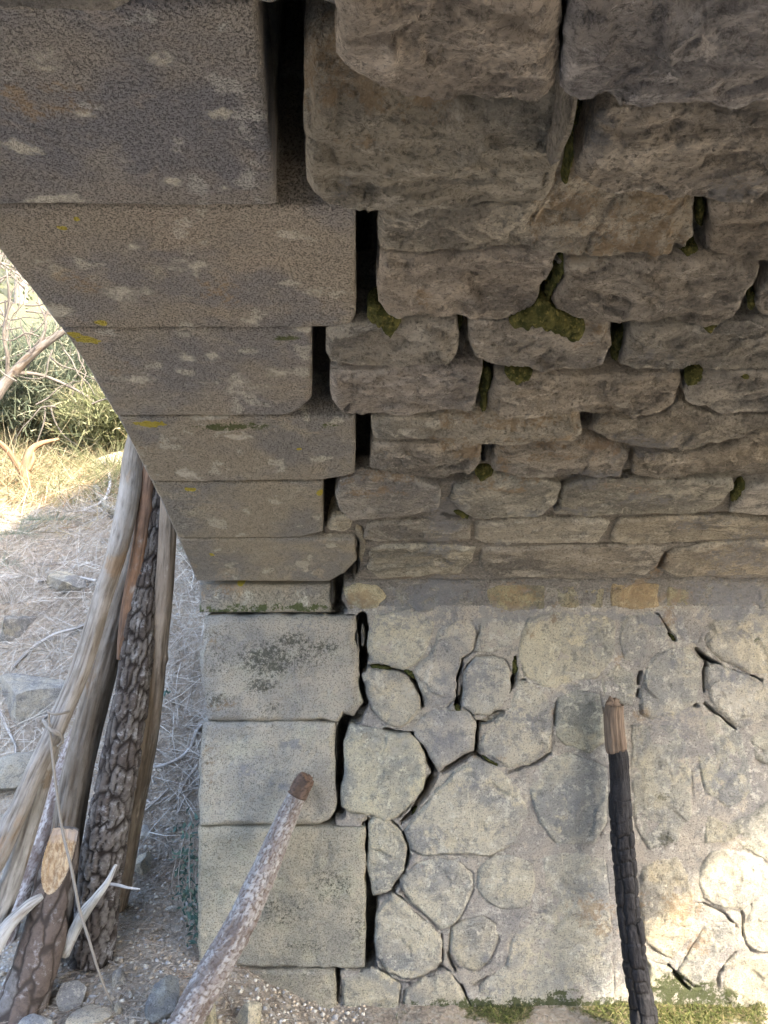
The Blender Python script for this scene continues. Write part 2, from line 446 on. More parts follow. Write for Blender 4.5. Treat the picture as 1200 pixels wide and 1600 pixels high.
SEED = [100]
def stone(name, poly, mat, parent, off=0.0, R=.02, relief=relief_vault, thick=.14, res=.004, warp=.006,
          tb=None, tint=(1, 1, 1), smooth_n=1, px=True, ramp=.025, stain=True, edgeh=None, label=None, tilt=(0, 0), shrink=0.0):
    SEED[0] += 37; sd = SEED[0]
    if px:
        Q = []
        for (x, y) in poly:
            a = hit(x, y, off)
            if a is None:
                a = hit(x, max(y, -130), off)
            Q.append((max(a[0], EDGE), a[1]))
    else: Q = poly
    P = chaikin(np.array(Q, float), smooth_n) if smooth_n else np.array(Q, float)
    x0, y0 = P.min(0) - 3 * res; x1, y1 = P.max(0) + 3 * res
    gx = np.arange(x0, x1 + res, res); gy = np.arange(y0, y1 + res, res)
    X, S = np.meshgrid(gx, gy)
    Xw = X + warp * fbm(X * 22, S * 22, sd + 50, 4); Sw = S + warp * fbm(X * 22, S * 22, sd + 60, 4)
    D = sdist(Xw, Sw, P) - shrink
    g0, g1 = np.gradient(D, res)
    keep = D > -.5 * res
    # faces
    nx = len(gx)
    idx = np.arange(X.size).reshape(X.shape)
    kc = keep[:-1, :-1] & keep[1:, :-1] & keep[:-1, 1:] & keep[1:, 1:]
    f = np.stack([idx[:-1, :-1][kc], idx[:-1, 1:][kc], idx[1:, 1:][kc], idx[1:, :-1][kc]], 1)
    if len(f) < 4: return None
    # boundary edges
    e = np.concatenate([f[:, [0, 1]], f[:, [1, 2]], f[:, [2, 3]], f[:, [3, 0]]])
    key = np.sort(e, 1); kk = key[:, 0].astype(np.int64) * X.size + key[:, 1]
    u, inv, cnt = np.unique(kk, return_inverse=True, return_counts=True)
    be = e[cnt[inv] == 1]
    bv = np.unique(be)
    Xf = X.ravel().copy(); Sf = S.ravel().copy(); Df = D.ravel().copy()
    gn = np.sqrt(g0.ravel()[bv] ** 2 + g1.ravel()[bv] ** 2) + 1e-9
    mv = np.clip(Df[bv], -1.1 * res, 1.1 * res)
    Xf[bv] -= mv * g1.ravel()[bv] / gn; Sf[bv] -= mv * g0.ravel()[bv] / gn
    Df[bv] = 0
    used = np.unique(f)
    remap = -np.ones(X.size, int); remap[used] = np.arange(len(used))
    Xu, Su, Du = Xf[used], Sf[used], np.maximum(Df[used], 0)
    Rl = R * np.clip(1 + 1.3 * fbm(Xu * 14, Su * 14, sd + 70, 3), .25, 2.2)
    e_ = np.clip(Du / np.maximum(Rl, 1e-4), 0, 1)
    H = off - (edgeh or R) * (1 - e_) ** 1.7 + relief(Xu, Su, sd) * (.35 + .65 * sst(0, ramp, Du))
    rl_ = relief(Xu, Su, sd); rl_ = (rl_ - rl_.mean()) / (rl_.std() + 1e-6)
    worn = np.clip(1 - Du / .012, 0, 1) * .8 + .35 * np.clip(rl_ - .5, 0, 1.5)
    cx, cs = P.mean(0)
    H += tilt[0] * (Xu - cx) + tilt[1] * (Su - cs)
    band = np.zeros(len(Xu))
    if tb:
        tw, td = tb[0], tb[1]; xa, xb = (tb[2], tb[3]) if len(tb) > 3 else (-1e4, 1e4)
        yd = np.interp(cs, PS, PR[:, 0])
        xa = (xa - 600) / F * yd; xb = (xb - 600) / F * yd
        col = np.clip(((Xu - x0) / res).astype(int), 0, nx - 1)
        top = np.full(nx, -9.0); np.maximum.at(top, col, Su)
        k_ = np.ones(9) / 9
        topS = np.interp(Xu, gx, np.convolve(np.pad(np.where(top < -5, Su.max(), top), 4, mode='edge'), k_, 'valid'))
        t = (topS - Su) / (tw * (1 + .35 * fbm(Xu * 9, Xu * 0 + .3, sd + 80, 3)))
        a_ = np.clip(1 - t, 0, 1) * sst(xa - .015, xa + .015, Xu) * (1 - sst(xb - .015, xb + .015, Xu))
        H -= td * a_
        band = sst(0.02, .25, a_)
    V = P3(Xu, Su, H)
    # skirt
    nb = len(bv); ring = remap[bv]
    pos_in_b = -np.ones(X.size, int); pos_in_b[bv] = np.arange(nb)
    Vs = [V]; Fs = [remap[f]]
    Xb = Xf[bv]; Sb = Sf[bv]; Hb = H[ring]
    xs, ss, hs = [Xu], [Su], [H]
    levels = (.18, .4, .7, 1.0)
    prev = None; n0 = len(V)
    gX = g1.ravel()[bv] / gn; gS = g0.ravel()[bv] / gn
    for li, lv in enumerate(levels):
        hh = Hb + (off - thick - Hb) * lv
        j = (.004 if relief not in (relief_ash, relief_quoin) else .0015) * fbm((Xb + Sb) * 40, hh * 40, sd + 90, 2) - .0035 * lv
        xx = Xb - gX * j; s2 = Sb - gS * j
        Vs.append(P3(xx, s2, hh)); xs.append(xx); ss.append(s2); hs.append(hh)
        a = remap[be[:, 0]] if li == 0 else n0 + (li - 1) * nb + pos_in_b[be[:, 0]]
        b = remap[be[:, 1]] if li == 0 else n0 + (li - 1) * nb + pos_in_b[be[:, 1]]
        c_ = n0 + li * nb + pos_in_b[be[:, 1]]; d_ = n0 + li * nb + pos_in_b[be[:, 0]]
        Fs.append(np.stack([b, a, d_, c_], 1))
    V = np.concatenate(Vs); Fc = np.concatenate(Fs)
    XA = np.concatenate(xs); SA = np.concatenate(ss)
    attrs = {}
    if stain:
        st = stain_field(XA, SA)
        bandA = np.concatenate([band, np.zeros(len(XA) - len(band))])
        side = np.concatenate([np.zeros(len(Xu)), np.full(len(XA) - len(Xu), .2 if mat is VST else 0)])
        C = np.stack([np.maximum(np.maximum(st['o'], bandA * .55), side), st['g'], st['b'], st['w']], 1)
        attrs = {'stain': ('FLOAT_COLOR', C), 'ylich': ('FLOAT', st['y']), 'mould': ('FLOAT', st['m']), 'worn': ('FLOAT', np.concatenate([worn, np.full(len(XA) - len(Xu), .25)]))}
    # P3 keeps X to the right and s upward: faces need flipping to look inward
    o = make_mesh(name, V, Fc, mat, parent, attrs=attrs)
    o.color = tuple(tint) + (1,)
    if label: o['label'] = label
    return o
# ------------------------------------------------------------------ stains traced from the place
for a in [
    # dark / pale / brown patches on the ring stones
    ('w', 35, 205, 50, 14), ('w', 90, 290, 60, 14), ('w', 270, 258, 26, 9), ('w', 352, 267, 16, 7), ('w', 340, 148, 24, 9),
    ('w', 210, 368, 14, 9), ('w', 200, 440, 40, 14), ('w', 400, 487, 26, 10), ('w', 490, 437, 20, 10), ('w', 290, 545, 20, 7),
    ('w', 333, 544, 16, 8), ('w', 436, 570, 26, 9), ('w', 215, 580, 30, 8), ('w', 300, 730, 24, 12), ('w', 380, 672, 26, 7), ('w', 480, 500, 40, 8),
    ('w', 90, 470, 40, 12), ('w', 330, 640, 60, 6), ('w', 130, 150, 20, 8), ('w', 500, 590, 20, 8),
    ('o', 60, 125, 90, 50, .55), ('o', 345, 435, 45, 30, .5), ('o', 120, 420, 60, 30, .4), ('o', 180, 560, 60, 20, .35),
    ('g', 360, 655, 60, 7, .8), ('g', 445, 515, 25, 4, .6), ('g', 400, 950, 150, 9, .5), ('g', 350, 955, 60, 6, .8), ('g', 470, 950, 60, 8, .8), ('m', 440, 935, 80, 20, .6),
    ('o', 350, 925, 50, 16, .7), ('o', 250, 690, 60, 20, .3),
    ('y', 100, 336, 10, 6), ('y', 122, 321, 7, 4), ('y', 160, 489, 12, 5), ('y', 118, 509, 14, 6), ('y', 140, 518, 26, 7), ('y', 235, 651, 32, 6),
    ('y', 298, 756, 12, 4), ('y', 332, 860, 5, 3), ('y', 380, 905, 9, 3), ('y', 500, 762, 8, 6), ('y', 468, 692, 6, 3), ('y', 375, 917, 8, 3),
    # quoin mould
    ('m', 420, 1030, 45, 28, 1), ('m', 455, 1000, 30, 14, .9), ('m', 505, 1010, 30, 12, .7), ('m', 410, 1070, 26, 14, .9), ('m', 340, 1095, 30, 16, .7),
    ('m', 345, 1030, 26, 30, .45), ('m', 470, 1020, 60, 30, .45), ('m', 330, 990, 22, 12, .4), ('m', 425, 1105, 30, 12, .4),
    ('m', 320, 1180, 20, 30, .3), ('m', 430, 1420, 60, 30, .45), ('m', 520, 1380, 40, 30, .4), ('m', 470, 1475, 40, 12, .4), ('m', 560, 1450, 18, 40, .35),
    ('o', 335, 1000, 26, 22, .45), ('o', 345, 1100, 30, 14, .6), ('o', 330, 1200, 30, 60, .35),
    ('b', 480, 975, 60, 12, .5), ('b', 388, 1200, 22, 11, .7), ('b', 458, 1160, 24, 11, .6), ('b', 440, 1225, 26, 12, .5), ('b', 460, 1260, 20, 9, .4),
    # vault: cement smears, orange and white patches
    ('b', 700, 800, 35, 45, .75), ('b', 690, 850, 30, 40, .8), ('b', 690, 925, 75, 30, .9), ('b', 600, 700, 14, 20, .5), ('b', 1000, 690, 90, 26, .75),
    ('b', 940, 740, 70, 22, .7), ('b', 860, 795, 70, 12, .7), ('b', 1160, 870, 70, 40, .8), ('b', 1140, 930, 90, 28, .9), ('b', 1010, 770, 70, 18, .5),
    ('b', 1090, 815, 60, 16, .6), ('b', 1180, 830, 50, 14, .6), ('b', 790, 850, 40, 10, .4), ('b', 905, 130, 60, 34, .8), ('w', 60, 60, 60, 30, .5), ('w', 250, 60, 50, 26, .5), ('w', 300, 400, 60, 24, .5), ('w', 80, 400, 70, 26, .45), ('w', 380, 590, 70, 20, .5), ('w', 240, 620, 60, 16, .5), ('w', 450, 350, 50, 16, .45), ('b', 1050, 60, 130, 50, .45), ('b', 1150, 210, 70, 40, .45),
    ('b', 950, 548, 60, 24, .4), ('b', 1010, 540, 50, 20, .45), ('b', 1000, 625, 40, 20, .3), ('b', 780, 560, 40, 20, .3), ('b', 840, 960, 160, 14, .9), ('b', 1160, 958, 80, 16, .8),
    ('b', 700, 965, 60, 22, .6), ('b', 620, 975, 40, 14, .5), ('b', 540, 215, 30, 40, .35),
    ('w', 745, 80, 60, 22, .8), ('w', 570, 60, 60, 16, .6), ('w', 700, 210, 60, 14, .35), ('w', 1130, 605, 50, 16, .8), ('w', 800, 470, 60, 14, .5), ('w', 535, 620, 26, 16, .8),
    ('w', 840, 685, 80, 8, .8), ('w', 930, 385, 110, 12, .6), ('w', 770, 450, 60, 18, .5), ('w', 570, 780, 36, 16, .5), ('w', 1115, 680, 18, 5, .9), ('w', 920, 270, 22, 16, .7), ('w', 760, 555, 22, 12, .5),
    ('w', 975, 614, 30, 10, .6), ('w', 545, 185, 60, 8, .6), ('w', 1010, 230, 40, 14, .4), ('w', 840, 735, 40, 12, .5), ('w', 780, 790, 50, 14, .5), ('w', 505, 560, 14, 20, .5), ('w', 1175, 535, 20, 22, .5),
    ('o', 660, 435, 16, 18, .8), ('o', 985, 355, 100, 16, .8), ('o', 900, 330, 60, 26, .45), ('o', 1035, 370, 30, 14, .8), ('o', 700, 663, 60, 7, .6), ('o', 850, 662, 70, 8, .8), ('o', 740, 700, 30, 12, .8),
    ('o', 785, 715, 16, 20, .8), ('o', 880, 705, 90, 8, .6), ('o', 590, 757, 60, 9, .8), ('o', 790, 757, 50, 8, .7), ('o', 955, 752, 24, 6, .9), ('o', 735, 512, 26, 8, .6), ('o', 920, 520, 34, 10, .5),
    ('o', 570, 135, 60, 22, .35), ('o', 900, 380, 40, 5, .3), ('o', 1030, 885, 14, 20, .8), ('o', 1010, 760, 60, 6, .5), ('o', 930, 655, 40, 6, .3),
    ('o', 565, 933, 30, 18, .95), ('o', 800, 930, 50, 26, .8), ('o', 990, 930, 40, 24, .95), ('o', 1060, 935, 30, 18, .7), ('o', 865, 965, 12, 22, .8), ('o', 890, 945, 40, 12, .7), ('o', 640, 905, 40, 5, .5),
    ('o', 1045, 965, 12, 22, .8), ('o', 830, 990, 14, 12, .5), ('o', 480, 460, 60, 40, .2),
    ('g', 515, 655, 30, 5, .5), ('g', 745, 605, 10, 30, .6), ('g', 690, 745, 30, 4, .4),
    # lower wall
    ('b', 745, 1060, 50, 30, .7), ('b', 690, 1070, 24, 30, .5), ('b', 700, 1150, 40, 20, .6), ('b', 820, 1130, 40, 40, .5), ('b', 720, 1225, 40, 14, .5), ('b', 880, 1260, 60, 40, .3),
    ('b', 1040, 1210, 40, 90, .3), ('b', 1060, 1130, 60, 40, .5), ('b', 1120, 1220, 70, 60, .35), ('b', 1150, 1060, 40, 30, .5), ('b', 1060, 1040, 30, 20, .4), ('b', 780, 1290, 60, 14, .3), ('b', 905, 1000, 40, 20, .4), ('b', 1150, 990, 50, 30, .5),
    ('b', 1160, 1330, 30, 20, .5), ('b', 765, 1550, 40, 14, .4), ('b', 588, 1568, 10, 8, .8), ('b', 648, 1555, 12, 10, .5), ('b', 760, 1495, 12, 7, .7),
    ('w', 980, 1210, 20, 12, .6), ('w', 1150, 1095, 30, 18, .8), ('w', 1115, 1080, 10, 8, .9), ('w', 615, 1165, 60, 50, .5), ('w', 640, 1080, 20, 14, .6), ('w', 705, 985, 30, 10, .7), ('w', 905, 1055, 60, 12, .5), ('w', 700, 1370, 30, 20, .5),
    ('w', 850, 1480, 90, 40, .4), ('w', 1045, 1160, 20, 20, .5), ('w', 905, 1475, 10, 20, .8),
    ('o', 920, 1425, 45, 30, .75), ('o', 940, 1450, 25, 20, .7), ('o', 1060, 1430, 60, 50, .65), ('o', 1090, 1470, 25, 25, .8), ('o', 1000, 1410, 30, 20, .5), ('o', 1150, 1320, 30, 14, .4), ('o', 790, 1430, 26, 10, .3), ('o', 780, 1185, 16, 8, .6),
    ('o', 1065, 1215, 20, 20, .2), ('o', 965, 1030, 10, 16, .6), ('o', 1000, 1115, 14, 14, .5), ('o', 865, 1120, 6, 20, .5), ('o', 745, 1180, 14, 6, .6),
    ('m', 1040, 1310, 26, 18, .7), ('m', 1030, 1245, 40, 16, .5), ('m', 1090, 1420, 30, 12, .6), ('m', 1160, 1325, 30, 10, .6), ('m', 1120, 1370, 60, 8, .3), ('m', 1010, 1370, 30, 16, .3), ('m', 1045, 1165, 10, 18, .5),
    ('g', 900, 1572, 320, 16, .9), ('g', 1060, 1548, 60, 26, .9), ('g', 1100, 1560, 60, 20, .8), ('g', 640, 1590, 80, 12, .9), ('g', 870, 1550, 40, 8, .6), ('g', 1180, 1000, 10, 10, .3),
]:
    add_stain(a[0], a[1], a[2], a[3], a[4], a[5] if len(a) > 5 else 1.0)

rs_ = random.Random(5)
for i in range(26):
    add_stain('b', 590 + i * 25 + rs_.uniform(-10, 10), 955 + rs_.uniform(-6, 22), rs_.uniform(12, 34), rs_.uniform(6, 22), rs_.uniform(.5, .95))
# ------------------------------------------------------------------ the bridge
BR = thing('stone_bridge', 'old stone arch bridge from beneath, ashlar edge stones beside rubble vault and wall', 'bridge', (0, WALLY, 0))
br_base = (0, WALLY, 0)

# ring stones (voussoirs): joint rows and right-hand edges in the photograph
def ashlar(name, rows, right, mat, off, left=None, notch=None, tint=(1, 1, 1), thick=.34, R=.005, label=None, warp=.0018):
    yt, yb = rows
    L = [(-900, yt)] if left is None else [(left[0], yt)]
    pts = []
    if left is None:
        pts = [(-900, yb), (-900, (yt + yb) / 2), (-900, yt)]
    else:
        pts = [(left[1], yb), ((left[0] + left[1]) / 2 + left[2], (yt + yb) / 2), (left[0], yt)]
    pts += [(right[0], yt)]
    pts += [((right[0] + right[1]) / 2, (yt + yb) / 2)]
    if notch: pts += notch
    else: pts += [(right[1], yb)]
    o = stone(name, pts, mat, BR, off=off, R=R, relief=relief_ash if mat is ASH else relief_quoin, thick=thick, res=.0042, warp=warp, smooth_n=0, tint=tint, ramp=.01, label=label, edgeh=R * .8)
    return o
g = 1.2
ashlar('arch_stone', (6, 321.5), (399, 432), ASH, .021, tint=(.86, .88, .95))
ashlar('arch_stone', (323.5, 514), (556, 556), ASH, .020, notch=[(556, 495), (545, 511), (538, 513)], tint=(1.02, 1, .98))
ashlar('arch_stone', (515.5, 650.5), (487, 487), ASH, .018, notch=[(487, 622), (470, 640), (447, 650)], tint=(.98, .97, .96))
ashlar('arch_stone', (652.5, 753.5), (555, 555), ASH, .017, notch=[(554, 740), (540, 745), (505, 751)], tint=(1.0, .98, .92))
ashlar('arch_stone', (755, 841.5), (505, 505), ASH, .015, notch=[(505, 832), (480, 838), (470, 841)], tint=(1.02, 1, .92))
ashlar('arch_stone', (843, 909), (554, 558), ASH, .014, notch=[(558, 875), (540, 895), (515, 909)], tint=(1.06, 1.03, .93))
ashlar('arch_stone', (914, 957), (516, 518), ASH, -.012, tint=(1.0, .97, .86))
ashlar('quoin_block', (963, 1127), (556, 560), QUO, .012, left=(320, 326, -12), notch=[(565, 1100), (552, 1120), (535, 1116), (527, 1127)], R=.016, warp=.008, tint=(.98, .97, .95))
ashlar('quoin_block', (1130, 1291), (523, 524), QUO, .010, left=(316, 310, -3), notch=[(524, 1270), (515, 1283), (500, 1291)], R=.013, warp=.007, tint=(1.05, 1.05, 1.02))
ashlar('quoin_block', (1294, 1514), (571, 571), QUO, .012, left=(309, 309, 0), R=.011, warp=.006, tint=(1.0, .99, .9))
ashlar('quoin_block', (1517, 1640), (524, 526), QUO, .008, left=(309, 309, 0), R=.011, warp=.006, tint=(1.0, .98, .88))
# the ring goes on past the crown and down the far side
sA1 = hit(200, 6)[1]
s_ = sA1 + .004; rr = [-.25, -.16, -.25, -.14, -.22, -.1, -.2, -.12, -.24, -.15, -.2, -.1, -.22, -.14, -.2, -.12, -.2, -.15]
for i in range(18):
    ln = .27 if s_ < 3.2 else .3
    if s_ > STOP: break
    xr = rr[i]
    stone('arch_stone' if s_ < 3.1 else 'quoin_block', [(EDGE, s_), (xr, s_), (xr, s_ + ln), (EDGE, s_ + ln)], ASH if s_ < 3.1 else QUO, BR, off=.02, R=.012, relief=relief_ash,
          thick=.34, res=.009, warp=.002, smooth_n=0, px=False, ramp=.01)
    s_ += ln + .005

# rubble of the vault: (outline, raise, top band)
VS = [
 ([(513,-60),(511,60),(518,97),(530,108),(545,119),(562,137),(590,141),(620,152),(660,157),(700,160),(740,166),(790,170),(850,158),(870,148),(882,120),(888,60),(890,-60)], .098, None, (1.05,.98,.93)),
 ([(478,150),(470,165),(468,200),(470,270),(478,300),(500,317),(530,329),(560,333),(600,332),(700,331),(790,325),(850,320),(868,297),(883,262),(890,210),(897,165),(870,158),(800,172),(740,170),(700,164),(640,158),(600,146),(560,136),(525,128),(495,135)], .060, (.055,.045,400,690), (1.0,.98,.92)),
 ([(880,-60),(874,60),(870,130),(870,150),(905,153),(925,156),(960,166),(1000,172),(1060,168),(1100,167),(1140,176),(1200,162),(1240,152),(1240,10),(1170,6),(1080,18),(1000,5),(960,-20)], .105, None, (.98,.96,.98)),
 ([(955,180),(928,190),(912,230),(895,275),(893,287),(915,300),(950,310),(1000,312),(1040,318),(1080,314),(1120,320),(1175,322),(1190,315),(1210,300),(1240,290),(1240,165),(1190,175),(1120,190),(1040,180),(990,182)], .058, None, (1.0,.98,.97)),
 ([(1045,173),(1085,166),(1097,170),(1075,188),(1050,191)], .035, None, (1.15,1.1,1.05)),
 ([(590,335),(585,365),(587,395),(620,400),(680,402),(720,398),(790,395),(860,395),(930,401),(980,401),(1040,406),(1075,400),(1090,385),(1086,322),(1040,322),(980,317),(930,308),(885,296),(870,312),(850,322),(790,328),(700,333)], .028, (.10,.040,830,1095), (1.03,1.0,.92)),
 ([(1108,322),(1105,370),(1100,395),(1108,410),(1150,416),(1200,412),(1240,410),(1240,318),(1180,320),(1140,322)], .018, None, (.93,.9,.88)),
 ([(588,399),(585,430),(587,480),(600,492),(640,498),(690,501),(720,498),(750,505),(790,503),(820,495),(842,480),(852,455),(868,430),(873,398),(860,395),(790,398),(720,402),(680,406),(620,404)], .030, None, (1.08,1.02,.98)),
 ([(880,412),(878,440),(858,480),(862,490),(900,500),(925,508),(990,506),(1040,505),(1100,513),(1140,502),(1160,490),(1168,465),(1190,435),(1198,420),(1150,418),(1090,410),(1050,412),(1000,409),(940,411)], .032, None, (1.04,1.0,.93)),
 ([(1185,458),(1178,485),(1190,500),(1240,500),(1240,425),(1205,425)], .02, None, (.95,.96,1.0)),
 ([(505,520),(507,560),(515,573),(560,578),(620,577),(680,573),(715,561),(722,530),(716,504),(690,503),(640,502),(580,506),(545,508),(520,513)], .026, None, (1.05,1.02,.95)),
 ([(727,506),(728,540),(735,560),(770,575),(830,583),(870,585),(920,588),(950,578),(960,545),(960,508),(925,510),(900,508),(850,505),(800,508),(770,507)], .028, (.035,.030,860,970), (1.02,1.0,.98)),
 ([(985,512),(975,545),(965,575),(990,583),(1030,585),(1100,580),(1150,585),(1190,580),(1240,580),(1240,505),(1190,502),(1140,508),(1100,516),(1040,510)], .022, None, (.98,.98,.96)),
 ([(513,580),(512,600),(515,630),(530,648),(570,652),(620,652),(680,650),(730,643),(748,640),(750,610),(757,580),(720,574),(680,577),(620,580),(560,583)], .030, None, (1.1,1.05,1.0)),
 ([(770,588),(762,620),(760,640),(790,651),(830,650),(900,648),(950,650),(990,656),(1030,650),(1060,627),(1070,595),(1050,588),(1000,589),(940,592),(880,591),(830,589),(800,588)], .024, None, (1.0,.98,.95)),
 ([(1072,600),(1064,620),(1070,635),(1100,641),(1120,651),(1160,646),(1240,648),(1240,588),(1190,584),(1150,588),(1100,590)], .026, None, (1.1,1.1,1.06)),
 ([(575,655),(578,680),(585,691),(640,690),(690,692),(740,695),(800,697),(860,692),(900,690),(914,680),(911,665),(900,652),(850,652),(790,655),(730,651),(700,656),(640,655)], .032, (.038,.028,690,905), (1.08,1.06,.98)),
 ([(935,655),(925,680),(950,695),(1000,703),(1060,708),(1100,700),(1150,686),(1185,672),(1240,668),(1240,652),(1160,651),(1120,655),(1080,643),(1060,632),(1040,652),(1000,659)], .012, None, (.92,.92,.9)),
 ([(580,696),(575,720),(573,735),(600,740),(640,752),(700,748),(740,740),(752,725),(757,700),(740,698),(690,696),(640,694),(600,695)], .015, (.03,.018,690,760), (1.04,1.0,.95)),
 ([(775,702),(766,720),(765,735),(800,745),(850,748),(920,748),(975,745),(985,712),(950,702),(915,692),(860,697),(820,699)], .013, (.02,.018,770,960), (1.0,.96,.88)),
 ([(990,712),(985,742),(1050,750),(1100,746),(1150,737),(1200,724),(1240,718),(1240,674),(1190,678),(1150,692),(1100,706),(1060,712),(1020,710)], .010, None, (.92,.9,.86)),
 ([(530,755),(524,780),(530,800),(545,815),(600,812),(650,808),(685,800),(690,767),(650,757),(600,752),(560,749)], .024, (.02,.02,530,650), (1.05,1.02,.96)),
 ([(705,765),(702,785),(715,800),(740,812),(790,812),(840,808),(870,790),(880,762),(850,753),(800,751),(760,753),(730,758)], .014, (.016,.016,735,830), (1.02,1.02,.95)),
 ([(880,765),(872,795),(860,805),(920,808),(1000,806),(1060,806),(1110,800),(1130,790),(1150,762),(1145,750),(1100,752),(1050,755),(980,752),(920,753)], .010, None, (.96,.96,.9)),
 ([(1167,762),(1147,795),(1137,805),(1180,808),(1240,803),(1240,756),(1190,758)], .014, None, (1.0,.98,.92)),
 ([(512,812),(508,828),(535,831),(550,826),(552,815),(540,808),(522,806)], .006, None, (1.15,1.15,1.05)),
 ([(572,820),(565,845),(590,850),(650,846),(700,850),(735,845),(738,820),(700,815),(650,815),(600,817)], .006, None, (.98,.97,.9)),
 ([(742,820),(739,845),(760,852),(850,850),(940,848),(955,820),(940,812),(850,812),(790,815)], .004, None, (.98,.97,.9)),
 ([(965,815),(950,848),(1030,850),(1120,848),(1200,840),(1240,838),(1240,810),(1180,812),(1120,810),(1040,810)], .005, None, (.98,.97,.9)),
 ([(577,860),(572,890),(590,905),(640,905),(680,898),(720,900),(740,880),(745,858),(700,854),(640,853),(600,855)], .006, None, (1.0,.98,.88)),
 ([(752,860),(746,890),(770,903),(850,905),(930,896),(1010,900),(1030,885),(1045,858),(1000,853),(930,854),(850,856)], .005, None, (1.0,.97,.88)),
 ([(1050,862),(1032,890),(1060,904),(1120,903),(1200,900),(1240,898),(1240,846),(1180,846),(1100,853)], .005, None, (.98,.96,.9)),
]
TV = [(1.05,1.05,1.04),(.93,.93,.92),(.98,1.0,1.05),(1.08,1.05,1.0),(.9,.9,.92),(1.1,1.1,1.1),(.96,.93,.88),(1.02,1.02,1.0),(.88,.88,.9),(1.06,1.02,.95),(.97,.99,1.03)]
for poly, off, tb, tint in VS:
    small = max(p[0] for p in poly) - min(p[0] for p in poly) < 80
    lower = min(p[1] for p in poly) > 740
    stone('vault_stone', poly, VST, BR, off=off, R=.006 if small else (.008 if lower else .010), smooth_n=0, ramp=.012, relief=(lambda X, s, sd: .55 * relief_vault(X, s, sd)) if lower else relief_vault,
          thick=.15 if not lower else .07, res=.0036 if not lower else .0042, warp=.006, tb=tb, shrink=.0022 if lower else .0042, tint=tuple(t * q * 1.0 for t, q in zip(tint, TV[VS.index((poly, off, tb, tint)) % len(TV)])))

